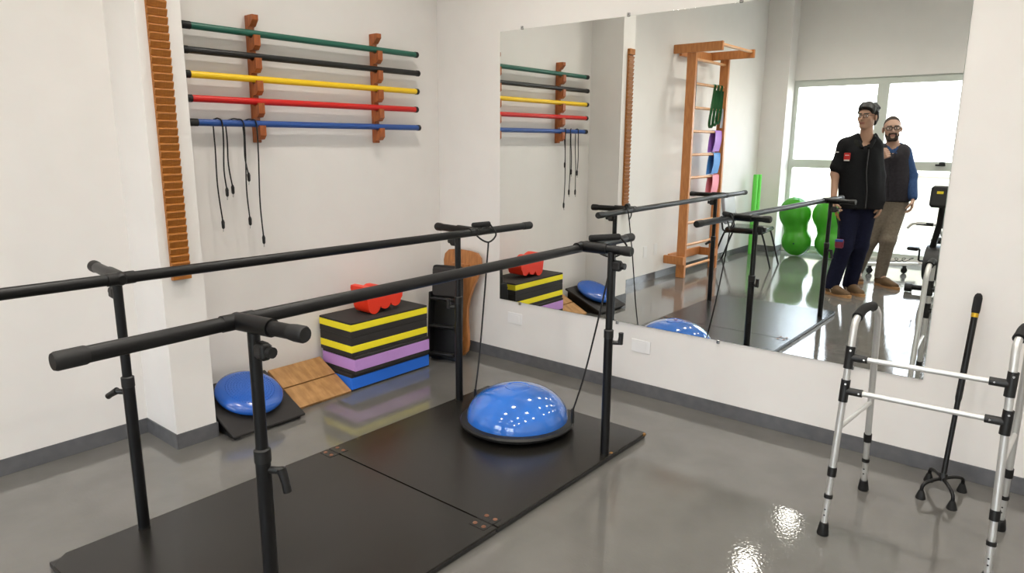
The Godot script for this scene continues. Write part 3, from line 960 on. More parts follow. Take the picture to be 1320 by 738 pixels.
	for q in [[0.085, 0.60, 0.0], [-0.085, 0.60, PI / 2], [-0.092, 0.020, PI], [0.092, 0.020, PI * 1.5]]:
		for i in 5:
			var a: float = q[2] + i * PI / 8
			shp.append(Vector2(q[0] + 0.02 * cos(a), q[1] + 0.02 * sin(a)))
	var bm := MB.new()
	extrude(bm, shp, 0.022, Transform3D(Basis(), Vector3(0, 0, -0.035)), 0.9)
	part("deck", bm, M.black_plastic, bp)
	var up2 := MB.new()
	box(up2, Vector3(0, 0.515, -0.012), Vector3(0.192, 0.19, 0.045), 0.014)
	part("end_panel", up2, M.foam_black, bp)
	for x in [-0.105, 0.105]:
		var m := MB.new()
		box(m, Vector3(x * 0.93, 0.235, 0.0), Vector3(0.016, 0.43, 0.06), 0.005)
		part("side_skirt", m, M.black_plastic, bp)
	for y in [0.405, 0.225, 0.045]:
		var m := MB.new()
		box(m, Vector3(0, y, 0.004), Vector3(0.188, 0.022, 0.058), 0.009)
		tube(m, [Vector3(-0.088, y + 0.006, 0.034), Vector3(0.088, y + 0.006, 0.034)], 0.008, 10)
		part("cross_rib", m, M.rib_grey, bp)
	# brown hourglass board leaning in the corner behind it
	var wb := thing("balance_board", "brown wooden waisted balance board leaning upright in the corner behind the black step", "balance board", Vector3(0.265, 0, 0.145))
	wb.basis = Basis(Vector3.RIGHT, -0.14)
	var half := [Vector2(0.02, 0.004), Vector2(0.085, 0.012), Vector2(0.118, 0.05), Vector2(0.122, 0.10), Vector2(0.110, 0.17), Vector2(0.092, 0.25), Vector2(0.085, 0.32), Vector2(0.093, 0.39), Vector2(0.118, 0.47), Vector2(0.150, 0.55), Vector2(0.165, 0.62), Vector2(0.158, 0.665), Vector2(0.125, 0.695), Vector2(0.06, 0.705)]
	var hp := PackedVector2Array()
	for p in half: hp.append(p)
	for i in half.size(): hp.append(Vector2(-half[half.size() - 1 - i].x, half[half.size() - 1 - i].y))
	var hm := MB.new()
	extrude(hm, hp, 0.022, Transform3D(), 0.9)
	part("deck", hm, M.board_wood, wb)
	for y in [0.12, 0.60]:
		var m := MB.new()
		box(m, Vector3(0, y, 0.02), Vector3(0.16, 0.03, 0.02), 0.004)
		part("batten", m, M.board_wood, wb)

# ------------------------------------------------------------------ walker
func build_walker() -> void:
	var t := thing("walking_frame", "aluminium walking frame with dark grips and black rubber feet standing by the mirror", "walker", Vector3(3.05, 0, 0.6))
	var o := Vector3(-3.05, 0, -0.6)
	var sides := [[Vector3(2.805, 0, 0.832), Vector3(2.819, 0.666, 0.78), Vector3(2.834, 0, 0.372)], [Vector3(3.303, 0, 0.815), Vector3(3.283, 0.670, 0.765), Vector3(3.300, 0, 0.374)]]
	for q in sides:
		var fn: Vector3 = q[0] + o
		var tn: Vector3 = q[1] + o
		var fb: Vector3 = q[2] + o
		var dn := (tn - fn) / 0.666
		var topb := fb + Vector3(0.004, 0.75, 0.115)
		var top_n := fn + dn * 0.77
		var up := MB.new()
		var pts := [fn + dn * 0.26, fn + dn * 0.5, tn, top_n]
		var a := top_n
		var b := topb
		pts = [fn + dn * 0.26, tn]
		for i in 9:
			var u := i / 8.0 * PI
			var ctr := (a + b) / 2
			pts.append(ctr + (a - b) / 2 * cos(u) + Vector3(0, 0.062 * sin(u), 0))
		pts.append(fb + (topb - fb) * 0.5)
		pts.append(fb + (topb - fb) * 0.33)
		tube(up, pts, 0.0120, 16)
		part("side_frame", up, M.aluminium, t)
		# grip on the bow
		var gp := []
		for i in 7:
			var u := lerpf(0.20, 0.62, i / 6.0) * PI
			gp.append((a + b) / 2 + (a - b) / 2 * cos(u) + Vector3(0, 0.062 * sin(u), 0))
		var gm := MB.new()
		tube(gm, gp, [0.0185, 0.0162, 0.0165, 0.0165, 0.0165, 0.0162, 0.0185], 16)
		part("hand_grip", gm, M.foam_grip, t)
		# legs
		for e in [[fn, dn, 0.30, 0.240, 0.10], [fb, (topb - fb) / 0.75, 0.30, 0.24, 0.13]]:
			var f: Vector3 = e[0]
			var d: Vector3 = e[1]
			var lm := MB.new()
			tube(lm, [f + d * 0.02, f + d * 0.35], 0.0108, 14)
			var leg := part("leg", lm, M.aluminium, t)
			var c1 := MB.new()
			var hgt: float = e[3]
			tube(c1, [f + d * (hgt - 0.014), f + d * (hgt + 0.02)], 0.0152, 14)
			part("collar", c1, M.black_plastic, leg)
			if e[4] > 0.11: hgt = 0.14
			else: hgt = 0.148
			var c2 := MB.new()
			tube(c2, [f + d * (hgt - 0.006), f + d * (hgt + 0.008)], 0.0148, 14)
			part("lock_ring", c2, M.black_plastic, leg)
			var tp := MB.new()
			lathe(tp, [Vector2(0, 0), Vector2(0.019, 0), Vector2(0.0205, 0.006), Vector2(0.0155, 0.046), Vector2(0.012, 0.048)], Transform3D(up_to(d), f), 18)
			part("rubber_foot", tp, M.black_rubber, leg)
			for y in [0.078, 0.100]:
				var hm := MB.new()
				var side := Vector3(-0.15, 0, 1).normalized()
				tube(hm, [f + d * y + side * 0.0102, f + d * y + side * 0.0112], 0.0032, 8)
				part("adjust_hole", hm, M.black_rubber, leg)
		# low stretcher along the side
		var sb := MB.new()
		tube(sb, [fn + dn * 0.405, fb + (topb - fb) / 0.75 * 0.40], 0.0078, 12)
		part("side_stretcher", sb, M.aluminium, t)
	# cross bars with black tee clamps
	for y in [0.666, 0.545]:
		var n0: Vector3 = sides[0][0] + o
		var n1: Vector3 = sides[1][0] + o
		var a: Vector3 = n0 + (sides[0][1] - sides[0][0]) / 0.666 * y
		var b: Vector3 = n1 + (sides[1][1] - sides[1][0]) / 0.666 * y
		var m := MB.new()
		tube(m, [a, b], 0.0092, 14)
		part("cross_bar", m, M.aluminium, t)
		var d := (b - a).normalized()
		var up0: Vector3 = (sides[0][1] - sides[0][0]).normalized()
		for e in [[a, d], [b, -d]]:
			var c := MB.new()
			tube(c, [e[0] - up0 * 0.040, e[0] + up0 * 0.040], 0.0155, 16)
			tube(c, [e[0], e[0] + e[1] * 0.058], 0.0135, 14)
			var cl := part("tee_clamp", c, M.black_plastic, t)
			var s := MB.new()
			var side := Vector3(0.2, 0.1, 1).normalized()
			tube(s, [e[0] + up0 * 0.026 + side * 0.014, e[0] + up0 * 0.026 + side * 0.0166], 0.0036, 8)
			tube(s, [e[0] + e[1] * 0.046 + side * 0.012, e[0] + e[1] * 0.046 + side * 0.0146], 0.0032, 8)
			part("rivet", s, M.chrome, cl)

func build_cane() -> void:
	var t := thing("quad_cane", "black four-footed walking cane with a gold collar leaning against the wall", "cane", Vector3(3.088, 0, 0.19))
	var b := Vector3(0, 0.075, 0.03)
	var top := Vector3(3.104, 0.815, 0.05) - Vector3(3.088, 0, 0.19)
	var d := (top - b).normalized()
	var m := MB.new()
	tube(m, [b, b.lerp(top, 0.48)], 0.0098, 14)
	part("lower_shaft", m, M.black_metal, t)
	var m1 := MB.new()
	tube(m1, [b.lerp(top, 0.42), b.lerp(top, 0.44), b.lerp(top, 0.9)], [0.0105, 0.0122, 0.0120], 14)
	part("upper_shaft", m1, M.black_metal, t)
	var m2 := MB.new()
	tube(m2, [b.lerp(top, 0.872), b.lerp(top, 0.896)], 0.0132, 14)
	part("gold_collar", m2, M.gold, t)
	var m3 := MB.new()
	tube(m3, [b.lerp(top, 0.894), b.lerp(top, 0.91), b.lerp(top, 0.975), b.lerp(top, 0.99), top], [0.0138, 0.0152, 0.0152, 0.0125, 0.006], 16)
	part("hand_grip", m3, M.foam_grip, t)
	var m4 := MB.new()
	tube(m4, [b - d * 0.012, b + d * 0.02], 0.0155, 14)
	part("hub", m4, M.black_plastic, t)
	for f in [Vector3(3.030, 0, 0.300), Vector3(3.140, 0, 0.318), Vector3(3.028, 0, 0.112), Vector3(3.150, 0, 0.128)]:
		var p: Vector3 = f - Vector3(3.088, 0, 0.19)
		var l := MB.new()
		var q := p + Vector3(0, 0.03, 0)
		tube(l, curve([b, Vector3(lerpf(b.x, q.x, 0.6), b.y - 0.004, lerpf(b.z, q.z, 0.6)), Vector3(lerpf(b.x, q.x, 0.95), b.y - 0.018, lerpf(b.z, q.z, 0.95)), q], 5), 0.0072, 10)
		var leg := part("leg", l, M.black_metal, t)
		var tp := MB.new()
		lathe(tp, [Vector2(0, 0), Vector2(0.0185, 0), Vector2(0.019, 0.005), Vector2(0.011, 0.030), Vector2(0.0085, 0.036)], Transform3D(Basis(), p), 16)
		part("rubber_foot", tp, M.black_rubber, leg)

# ------------------------------------------------------------------ wall bars with bands (seen in the mirror)
func build_wall_bars() -> void:
	var t := thing("wall_bars", "orange wooden wall bars with overhanging pull-up bar, seen in the mirror", "wall bars", Vector3(0.18, 0, 3.76))
	var za := -0.40
	var zb := 0.40
	for z in [za, zb]:
		var m := MB.new()
		box(m, Vector3(0, 1.135, z), Vector3(0.095, 2.27, 0.042), 0.004)
		part("post", m, M.bars_wood, t)
		var bm := MB.new()
		box(bm, Vector3(0.075, 2.305, z - 0.04), Vector3(0.51, 0.085, 0.034), 0.003)
		var beam := part("top_beam", bm, M.bars_wood, t)
		var sb := MB.new()
		box(sb, Vector3(-0.065, 0.185, z - 0.04), Vector3(0.225, 0.085, 0.034), 0.003)
		part("wall_bracket", sb, M.bars_wood, t)
	for q in [[2.29, -0.14, 0.085], [0.19, -0.155, 0.085]]:
		var m := MB.new()
		box(m, Vector3(q[1], q[0], 0), Vector3(0.03, q[2], 0.76), 0.003)
		part("cross_board", m, M.bars_wood, t)
	var pb := MB.new()
	tube(pb, [Vector3(0.30, 2.322, za - 0.04), Vector3(0.30, 2.322, zb - 0.02)], 0.016, 14)
	part("pull_up_bar", pb, M.rung_wood, t)
	for i in 10:
		var y := 2.21 - i * 0.2345
		var m := MB.new()
		tube(m, [Vector3(0.005, y, za), Vector3(0.005, y, zb)], 0.0145, 14)
		part("rung", m, M.rung_wood, t)
	# bands hanging on the rungs by the far post
	var y2 := 2.21 - 0.2345
	var gb := thing("exercise_band", "dark green looped exercise bands hanging high on the wall bars", "exercise band", Vector3(0.185, y2, 3.955), "bands on the wall bars")
	for k in 3:
		var dz := k * 0.085 - 0.07
		var low := -0.43 + 0.02 * k
		var m := MB.new()
		ribbon(m, curve([Vector3(0.0, 0.0195, dz), Vector3(0.018, 0.012, dz), Vector3(0.026, -0.03, dz - 0.02), Vector3(0.034, -0.2, dz - 0.08), Vector3(0.032, low + 0.05, dz - 0.12), Vector3(0.026, low, dz - 0.07), Vector3(0.026, low + 0.06, dz - 0.015), Vector3(0.022, -0.2, dz + 0.01), Vector3(0.020, -0.04, dz + 0.03)], 6), Vector3(1, 0, 0.25).normalized(), 0.028)
		part("loop", m, M.band_green, gb)
	var cols := ["purple", "blue", "pink"]
	var lab := ["purple flat exercise band draped over a rung of the wall bars", "sky blue flat exercise band draped over a rung of the wall bars", "pink flat exercise band draped over a rung of the wall bars"]
	for i in 3:
		var yy := 2.21 - 0.2345 * (i + 3)
		var b := thing("exercise_band", lab[i], "exercise band", Vector3(0.185, yy, 4.045), "bands on the wall bars")
		var m := MB.new()
		ribbon(m, curve([Vector3(-0.003, 0.017, 0), Vector3(0.013, 0.013, 0), Vector3(0.021, -0.01, 0.0), Vector3(0.027, -0.10, -0.015), Vector3(0.022, -0.205, -0.05)], 5), Vector3(0, 0, 1), 0.17)
		part("front_fall", m, M["band_" + cols[i]], b)
		var m2 := MB.new()
		ribbon(m2, curve([Vector3(-0.003, 0.0172, -0.01), Vector3(-0.017, 0.008, -0.01), Vector3(-0.022, -0.02, -0.025), Vector3(-0.026, -0.11, -0.045), Vector3(-0.020, -0.215, -0.07)], 5), Vector3(0, 0, 1), 0.19)
		part("back_fall", m2, M["band_" + cols[i]], b)
	var gy := thing("exercise_band", "grey flat exercise band hanging beside the green loops on the wall bars", "exercise band", Vector3(0.185, 2.21 - 0.469, 4.125), "bands on the wall bars")
	var gm := MB.new()
	ribbon(gm, curve([Vector3(-0.02, -0.03, 0), Vector3(-0.014, 0.012, 0), Vector3(0.004, 0.0175, 0), Vector3(0.019, 0.002, 0.0), Vector3(0.022, -0.10, -0.01), Vector3(0.018, -0.19, -0.02)], 5), Vector3(0, 0, 1), 0.07)
	part("fall", gm, M.band_grey, gy)
	var bs := thing("hanging_strap", "thin black strap hanging inside the nearer post of the wall bars", "strap", Vector3(0.185, 2.21, 3.415))
	var sm := MB.new()
	ribbon(sm, curve([Vector3(-0.018, -0.02, 0), Vector3(-0.012, 0.014, 0), Vector3(0.008, 0.0165, 0), Vector3(0.020, -0.01, 0), Vector3(0.022, -0.25, 0.004), Vector3(0.020, -0.48, 0.008)], 5), Vector3(0, 0, 1), 0.022)
	part("webbing", sm, M.black_cord, bs)

func fix_order(p: PackedVector2Array) -> PackedVector2Array:
	# drop points that sit on their neighbour, so the outline can be cut into triangles
	var o := PackedVector2Array()
	for q in p:
		if o.is_empty() or o[o.size() - 1].distance_to(q) > 0.002: o.append(q)
	return o

func ribbon(mb: MB, pts: Array, side: Vector3, w: float, th := 0.0012) -> MB:
	var prev := []
	for i in pts.size():
		var t: Vector3 = (pts[mini(i + 1, pts.size() - 1)] - pts[maxi(i - 1, 0)]).normalized()
		var n := t.cross(side).normalized()
		var r := []
		for q in [[-1, -1], [1, -1], [1, 1], [-1, 1]]:
			r.append(mb.vert(pts[i] + side * w / 2 * q[0] + n * th * q[1], n * q[1]))
		if i > 0:
			mb.quad(prev[0], prev[1], r[1], r[0])
			mb.quad(prev[2], prev[3], r[3], r[2])
			mb.quad(prev[1], prev[2], r[2], r[1])
			mb.quad(prev[3], prev[0], r[0], r[3])
		prev = r
	return mb

# ------------------------------------------------------------------ chair, rollers, balls, bike (seen in the mirror)
func build_back_things() -> void:
	var t := thing("visitor_chair", "black vinyl chair with thin metal legs standing beside the wall bars", "chair", Vector3(0.37, 0, 4.67))
	t.rotation.y = -0.10
	var sm := MB.new()
	box(sm, Vector3(0.02, 0.415, 0), Vector3(0.46, 0.055, 0.44), 0.022)
	part("seat", sm, M.seat_vinyl, t)
	var bm := MB.new()
	box(bm, Vector3(-0.235, 0.625, 0), Vector3(0.045, 0.32, 0.42), 0.020, Basis(Vector3(0, 0, 1), 0.16))
	part("backrest", bm, M.chair_grey, t)
	for z in [-0.19, 0.19]:
		var l := MB.new()
		tube(l, curve([Vector3(0.33, 0.0, z), Vector3(0.22, 0.36, z), Vector3(0.17, 0.382, z), Vector3(-0.17, 0.382, z), Vector3(-0.22, 0.36, z), Vector3(-0.34, 0.0, z)], 5), 0.0105, 10)
		part("leg_frame", l, M.black_metal, t)
		var u := MB.new()
		tube(u, curve([Vector3(-0.10, 0.388, z), Vector3(-0.22, 0.395, z), Vector3(-0.245, 0.46, z), Vector3(-0.262, 0.56, z)], 5), 0.010, 10)
		part("back_upright", u, M.black_metal, t)
	var cb := MB.new()
	tube(cb, [Vector3(-0.2, 0.375, -0.19), Vector3(-0.2, 0.375, 0.19)], 0.009, 10)
	part("stretcher", cb, M.black_metal, t)
	# green foam rollers in the corner
	for i in 2:
		var r := thing("foam_roller", ["bright green foam roller standing upright in the corner, nearer the wall bars", "bright green foam roller standing upright in the corner, nearer the window"][i], "foam roller", [Vector3(0.135, 0, 5.43), Vector3(0.155, 0, 5.495)][i], "upright green foam rollers")
		var m := MB.new()
		lathe(m, [Vector2(0.008, 0.0), Vector2(0.027, 0.0), Vector2(0.030, 0.004), Vector2(0.030, 1.0), Vector2(0.027, 1.005), Vector2(0.008, 1.005), Vector2(0.008, 0.98)], Transform3D(Basis(Vector3(1, 0, 0), 0.0), Vector3.ZERO), 28)
		part("roll", m, M.foam_green, r)
	# peanut balls
	var prof := []
	for i in 41:
		var u := i / 40.0
		var y := 0.74 * u
		var a := (y - 0.185) / 0.185
		var b := (y - 0.530) / 0.21
		var r1 := 0.178 * sqrt(maxf(0.0, 1.0 - a * a))
		var r2 := 0.190 * sqrt(maxf(0.0, 1.0 - b * b))
		var wst := 0.150 * exp(-pow((y - 0.35) / 0.085, 2.0))
		prof.append(Vector2(maxf(maxf(r1, r2), wst), y))
	# round off the waist
	for pass_i in 3:
		var cp := prof.duplicate()
		for i in range(2, 39): prof[i] = Vector2((cp[i - 1].x + cp[i].x * 2.0 + cp[i + 1].x) / 4.0, cp[i].y)
	prof[0] = Vector2(0, 0)
	prof[40] = Vector2(0, 0.74)
	var pm := MB.new()
	lathe(pm, prof, Transform3D(), 44, 1.2)
	var plug := MB.new()
	lathe(plug, [Vector2(0.012, 0.0), Vector2(0.010, 0.006), Vector2(0, 0.007)], Transform3D(Basis(Vector3.RIGHT, -PI / 2), Vector3(0.02, 0.17, -0.172)), 12)
	for i in 2:
		var b := thing("peanut_ball", ["glossy green peanut-shaped exercise ball standing on end by the window frame", "glossy green peanut-shaped exercise ball standing on end behind the navy trousers"][i], "exercise ball", [Vector3(0.650, 0.004, 5.66), Vector3(1.03, 0.004, 5.72)][i], "green peanut balls")
		b.rotation = [Vector3(0, 0.0, 0.13), Vector3(0, 0.0, 0.12)][i]
		part("ball_skin", pm, M.ball_green, b)
		part("valve_plug", plug, M.band_green, b)
	build_bike()
	build_cable()
	# low white rolling stand
	var s := thing("rolling_stand", "low white bar stand on black castors behind the two people", "stand", Vector3(1.79, 0, 5.08))
	s.rotation.y = -0.69
	var m := MB.new()
	box(m, Vector3(0.02, 0.105, 0), Vector3(0.62, 0.035, 0.05), 0.008)
	part("base_bar", m, M.white_enamel, s)
	for x in [-0.19, 0.19]:
		var f := MB.new()
		box(f, Vector3(x, 0.078, 0), Vector3(0.03, 0.03, 0.034), 0.005)
		var fork := part("castor_fork", f, M.black_plastic, s)
		var w := MB.new()
		lathe(w, [Vector2(0, -0.012), Vector2(0.028, -0.012), Vector2(0.034, -0.006), Vector2(0.034, 0.006), Vector2(0.028, 0.012), Vector2(0, 0.012)], Transform3D(Basis(Vector3.RIGHT, PI / 2), Vector3(x, 0.034, 0)), 20)
		part("castor_wheel", w, M.black_rubber, fork)

func build_cable() -> void:
	var c := thing("power_cable", "thin dark cable lying in loose loops over the white bar stand", "cable", Vector3(1.93, 0.1225, 5.19))
	var pts := []
	for i in 40:
		var u := i / 39.0
		pts.append(Vector3(lerpf(-0.10, 0.07, u) + 0.035 * sin(u * 17.0), 0.006 + 0.045 * absf(sin(u * 9.0)), lerpf(-0.075, 0.065, u) + 0.02 * cos(u * 21.0)))
	var m := MB.new()
	tube(m, curve(pts, 3), 0.0035, 6)
	part("lead", m, M.black_cord, c)

func build_bike() -> void:
	var t := thing("exercise_bike", "black and white recumbent exercise bike at the mirror's right edge", "exercise bike", Vector3(2.36, 0, 4.3))
	# console on its mast
	var mm := MB.new()
	tube(mm, [Vector3(-0.055, 0.40, -0.02), Vector3(-0.01, 0.66, -0.07), Vector3(0.0, 0.86, -0.10)], 0.028, 16)
	part("mast", mm, M.black_metal, t)
	var cm := MB.new()
	box(cm, Vector3(0, 0.915, -0.10), Vector3(0.22, 0.205, 0.055), 0.022, Basis(Vector3.RIGHT, 0.2))
	var con := part("console", cm, M.black_plastic, t)
	var st := MB.new()
	box(st, Vector3(-0.03, 0.955, -0.1275), Vector3(0.052, 0.024, 0.004), 0.001, Basis(Vector3.RIGHT, 0.2))
	part("yellow_sticker", st, M.sticker_yellow, con)
	# drive housing
	var h := MB.new()
	var poly := PackedVector2Array()
	for i in 24:
		var a := TAU * i / 24
		poly.append(Vector2(0.20 * cos(a), 0.25 + (0.20 if sin(a) > 0 else 0.14) * sin(a)))
	extrude(h, poly, 0.13, Transform3D(Basis(Vector3.UP, PI / 2), Vector3(-0.03, 0, 0.02)), 0.9)
	part("drive_housing", h, M.black_plastic, t)
	var wv := MB.new()
	lathe(wv, [Vector2(0, 0.0), Vector2(0.10, 0.0), Vector2(0.115, 0.004), Vector2(0.11, 0.01), Vector2(0, 0.012)], Transform3D(Basis(Vector3(0, 0, 1), PI / 2), Vector3(-0.094, 0.26, 0.02)), 28)
	part("side_cover", wv, M.black_metal, t)
	for s in [-1.0, 1.0]:
		var c := MB.new()
		var ax := Vector3(s * 0.055 - 0.03, 0.285, 0.02)
		var pe := Vector3(s * 0.16, 0.285 + (0.115 if s < 0 else -0.115), 0.02)
		tube(c, [ax, Vector3(s * 0.15, ax.y, 0.02), Vector3(s * 0.16, ax.y + (0.01 if s < 0 else -0.01), 0.02), pe], 0.0095, 10)
		var crank := part("crank", c, M.black_metal, t)
		var p := MB.new()
		box(p, pe + Vector3(s * 0.055, 0, 0), Vector3(0.10, 0.035, 0.09), 0.010)
		part("pedal", p, M.black_plastic, crank)
	# base frame and stabilisers
	var fr := MB.new()
	tube(fr, [Vector3(0, 0.10, -0.12), Vector3(0, 0.10, 0.45), Vector3(0, 0.20, 0.95)], 0.03, 14)
	part("base_frame", fr, M.white_enamel, t)
	for z in [-0.14, 0.95]:
		var b := MB.new()
		tube(b, [Vector3(-0.2, 0.05, z), Vector3(0.2, 0.05, z)], 0.025, 14)
		var bar := part("stabiliser", b, M.black_metal, t)
		for s in [-1.0, 1.0]:
			var e := MB.new()
			tube(e, [Vector3(s * 0.16, 0.042, z), Vector3(s * 0.22, 0.042, z)], 0.040, 16)
			part("end_foot", e, M.black_rubber, bar)
	var pst := MB.new()
	tube(pst, [Vector3(0, 0.11, -0.12), Vector3(0, 0.06, -0.14)], 0.026, 12)
	tube(pst, [Vector3(0, 0.20, 0.93), Vector3(0, 0.06, 0.95)], 0.026, 12)
	tube(pst, [Vector3(0, 0.16, 0.75), Vector3(0, 0.40, 0.72)], 0.026, 12)
	part("support_post", pst, M.white_enamel, t)
	var se := MB.new()
	box(se, Vector3(0.02, 0.43, 0.70), Vector3(0.36, 0.07, 0.32), 0.03)
	part("seat", se, M.seat_vinyl, t)
	var ba := MB.new()
	box(ba, Vector3(0.02, 0.70, 0.90), Vector3(0.34, 0.36, 0.06), 0.028, Basis(Vector3.RIGHT, 0.2))
	part("backrest", ba, M.seat_vinyl, t)
	var bp := MB.new()
	tube(bp, [Vector3(0, 0.40, 0.84), Vector3(0, 0.60, 0.92)], 0.02, 12)
	part("backrest_post", bp, M.black_metal, t)
	for s in [-1.0, 1.0]:
		var g := MB.new()
		tube(g, curve([Vector3(s * 0.04, 0.40, 0.58), Vector3(s * 0.05, 0.52, 0.42), Vector3(s * 0.08, 0.605, 0.31), Vector3(s * 0.14, 0.616, 0.29), Vector3(s * 0.27, 0.616, 0.29), Vector3(s * 0.305, 0.60, 0.285), Vector3(s * 0.335, 0.562, 0.28)], 6), 0.013, 12)
		var bar := part("seat_handle", g, M.white_enamel, t)
		var f := MB.new()
		tube(f, [Vector3(s * 0.26, 0.616, 0.297), Vector3(s * 0.11, 0.615, 0.29)], 0.0175, 12)
		part("grip", f, M.foam_grip, bar)

# ------------------------------------------------------------------ people
func hand(prims: Array, wrist: Vector3, dir: Vector3, palm_n: Vector3, thumb_side: Vector3, curl: float) -> void:
	# five unequal fingers off a palm; dir points along the fingers, palm_n out of the palm
	dir = dir.normalized()
	thumb_side = (thumb_side - dir * thumb_side.dot(dir)).normalized()
	palm_n = (palm_n - dir * palm_n.dot(dir) - thumb_side * palm_n.dot(thumb_side)).normalized()
	var k0 := wrist + dir * 0.085
	prims.append(cap(wrist - dir * 0.02, 0.024, wrist + dir * 0.01, 0.022))
	for i in 4:
		var s := 0.030 - i * 0.020
		prims.append(cap(wrist + dir * 0.012 + thumb_side * s * 0.65, 0.015, k0 + thumb_side * s, 0.0125))
	var lens := [0.068, 0.076, 0.070, 0.055]
	for i in 4:
		var s := 0.030 - i * 0.0205
		var p := k0 + thumb_side * s
		var d := dir
		var n := palm_n
		for j in 3:
			var a: float = curl * [0.7, 1.0, 0.7][j]
			var d2 := d * cos(a) + n * sin(a)
			n = n * cos(a) - d * sin(a)
			d = d2
			var l: float = lens[i] * [0.46, 0.31, 0.23][j]
			prims.append(cap(p, 0.0098 - j * 0.0008, p + d * l, 0.0092 - j * 0.0008))
			p += d * l
	var tp := wrist + dir * 0.03 + thumb_side * 0.026
	var t1 := tp + (dir * 0.62 + thumb_side * 0.62 + palm_n * 0.35).normalized() * 0.038
	var t2 := t1 + (dir * 0.8 + thumb_side * 0.15 + palm_n * (0.3 + curl * 0.5)).normalized() * 0.030
	var t3 := t2 + (dir * 0.75 - thumb_side * 0.2 * curl + palm_n * (0.35 + curl * 0.5)).normalized() * 0.024
	prims.append(cap(tp, 0.0145, t1, 0.0115))
	prims.append(cap(t1, 0.0112, t2, 0.0100))
	prims.append(cap(t2, 0.0100, t3, 0.0085))

func head_prims(c: Vector3, B: Basis) -> Array:
	var o := []
	o.append(ell(off(c, B, 0, 0.030, -0.012), Vector3(0.074, 0.092, 0.093), B))
	o.append(ell(off(c, B, 0, -0.048, 0.022), Vector3(0.056, 0.066, 0.064), B))
	o.append(cap(off(c, B, -0.012, -0.098, 0.062), 0.017, off(c, B, 0.012, -0.098, 0.062), 0.017))
	o.append(cap(off(c, B, -0.034, 0.028, 0.069), 0.014, off(c, B, 0.034, 0.028, 0.069), 0.014))
	o.append(cap(off(c, B, -0.044, -0.020, 0.055), 0.020, off(c, B, -0.030, -0.035, 0.060), 0.018))
	o.append(cap(off(c, B, 0.044, -0.020, 0.055), 0.020, off(c, B, 0.030, -0.035, 0.060), 0.018))
	return scaled(o)

func face_prims(c: Vector3, B: Basis) -> Array:
	var o := []
	o.append(cap(off(c, B, 0, 0.016, 0.082), 0.0075, off(c, B, 0, -0.026, 0.101), 0.0115))
	o.append(cap(off(c, B, -0.012, -0.030, 0.090), 0.008, off(c, B, 0.012, -0.030, 0.090), 0.008))
	o.append(cap(off(c, B, -0.019, -0.058, 0.079), 0.0070, off(c, B, 0.019, -0.058, 0.079), 0.0070))
	o.append(cap(off(c, B, -0.016, -0.068, 0.078), 0.0075, off(c, B, 0.016, -0.068, 0.078), 0.0075))
	for s in [-1.0, 1.0]:
		o.append(ell(off(c, B, s * 0.079, -0.006, -0.012), Vector3(0.011, 0.031, 0.019), B * Basis(Vector3.UP, s * 0.35)))
		o.append(cap(off(c, B, s * 0.031, 0.006, 0.072), 0.0115, off(c, B, s * 0.035, 0.006, 0.071), 0.0115))
	return scaled(o)

func painter(c: Vector3, B: Basis, base: Color, lip: Color) -> Dictionary:
	return {"base": base, "lip": lip, "eyes": [off(c, B, -0.032, 0.006, 0.083), off(c, B, 0.032, 0.006, 0.083)], "mouth": off(c, B, 0, -0.063, 0.085), "inv": B.inverse()}

func painted(d: Dictionary, p: Vector3) -> Color:
	if not d.has("eyes"): return d.base
	var iB: Basis = d.inv
	for e in d.eyes:
		var q: Vector3 = iB * (p - e)
		if absf(q.x) < 0.013 and absf(q.y) < 0.006 and absf(q.z) < 0.012:
			return Color(0.03, 0.02, 0.015) if Vector2(q.x, q.y).length() < 0.0058 else Color(0.62, 0.58, 0.55)
		if absf(q.x) < 0.019 and absf(q.y - 0.021) < 0.0045 and absf(q.z) < 0.02:
			return Color(0.03, 0.025, 0.02)
	var m: Vector3 = iB * (p - d.mouth)
	if absf(m.x) < 0.022 and absf(m.y) < 0.009 and m.z > -0.012: return d.lip
	return d.base

var hs := 1.0
func off(c: Vector3, B: Basis, x: float, y: float, z: float) -> Vector3:
	return c + B * Vector3(x, y, z) * hs

func scaled(prims: Array) -> Array:
	for p in prims:
		if p[0] == 0:
			p[2] *= hs
			p[4] *= hs
		else:
			p[2] = p[2] * hs
	return prims

func glasses(c: Vector3, B: Basis, parent: Node, o: Vector3, r := 0.0022) -> void:
	var m := MB.new()
	for s in [-1.0, 1.0]:
		var pts := []
		for i in 21:
			var a := TAU * i / 20.0
			pts.append(off(o + c, B, s * 0.033 + 0.025 * signf(cos(a)) * pow(absf(cos(a)), 0.6), 0.006 + 0.0175 * signf(sin(a)) * pow(absf(sin(a)), 0.7), 0.099 - 0.004 * absf(s * 0.033 + 0.025 * cos(a)) / 0.05))
		tube(m, pts, r, 6, false)
		tube(m, [off(o + c, B, s * 0.058, 0.012, 0.093), off(o + c, B, s * 0.083, 0.010, 0.03), off(o + c, B, s * 0.082, 0.012, -0.015)], r * 0.9, 6)
	tube(m, [off(o + c, B, -0.009, 0.012, 0.099), off(o + c, B, 0.009, 0.012, 0.099)], r, 6)
	part("glasses", m, M.black_plastic, parent)

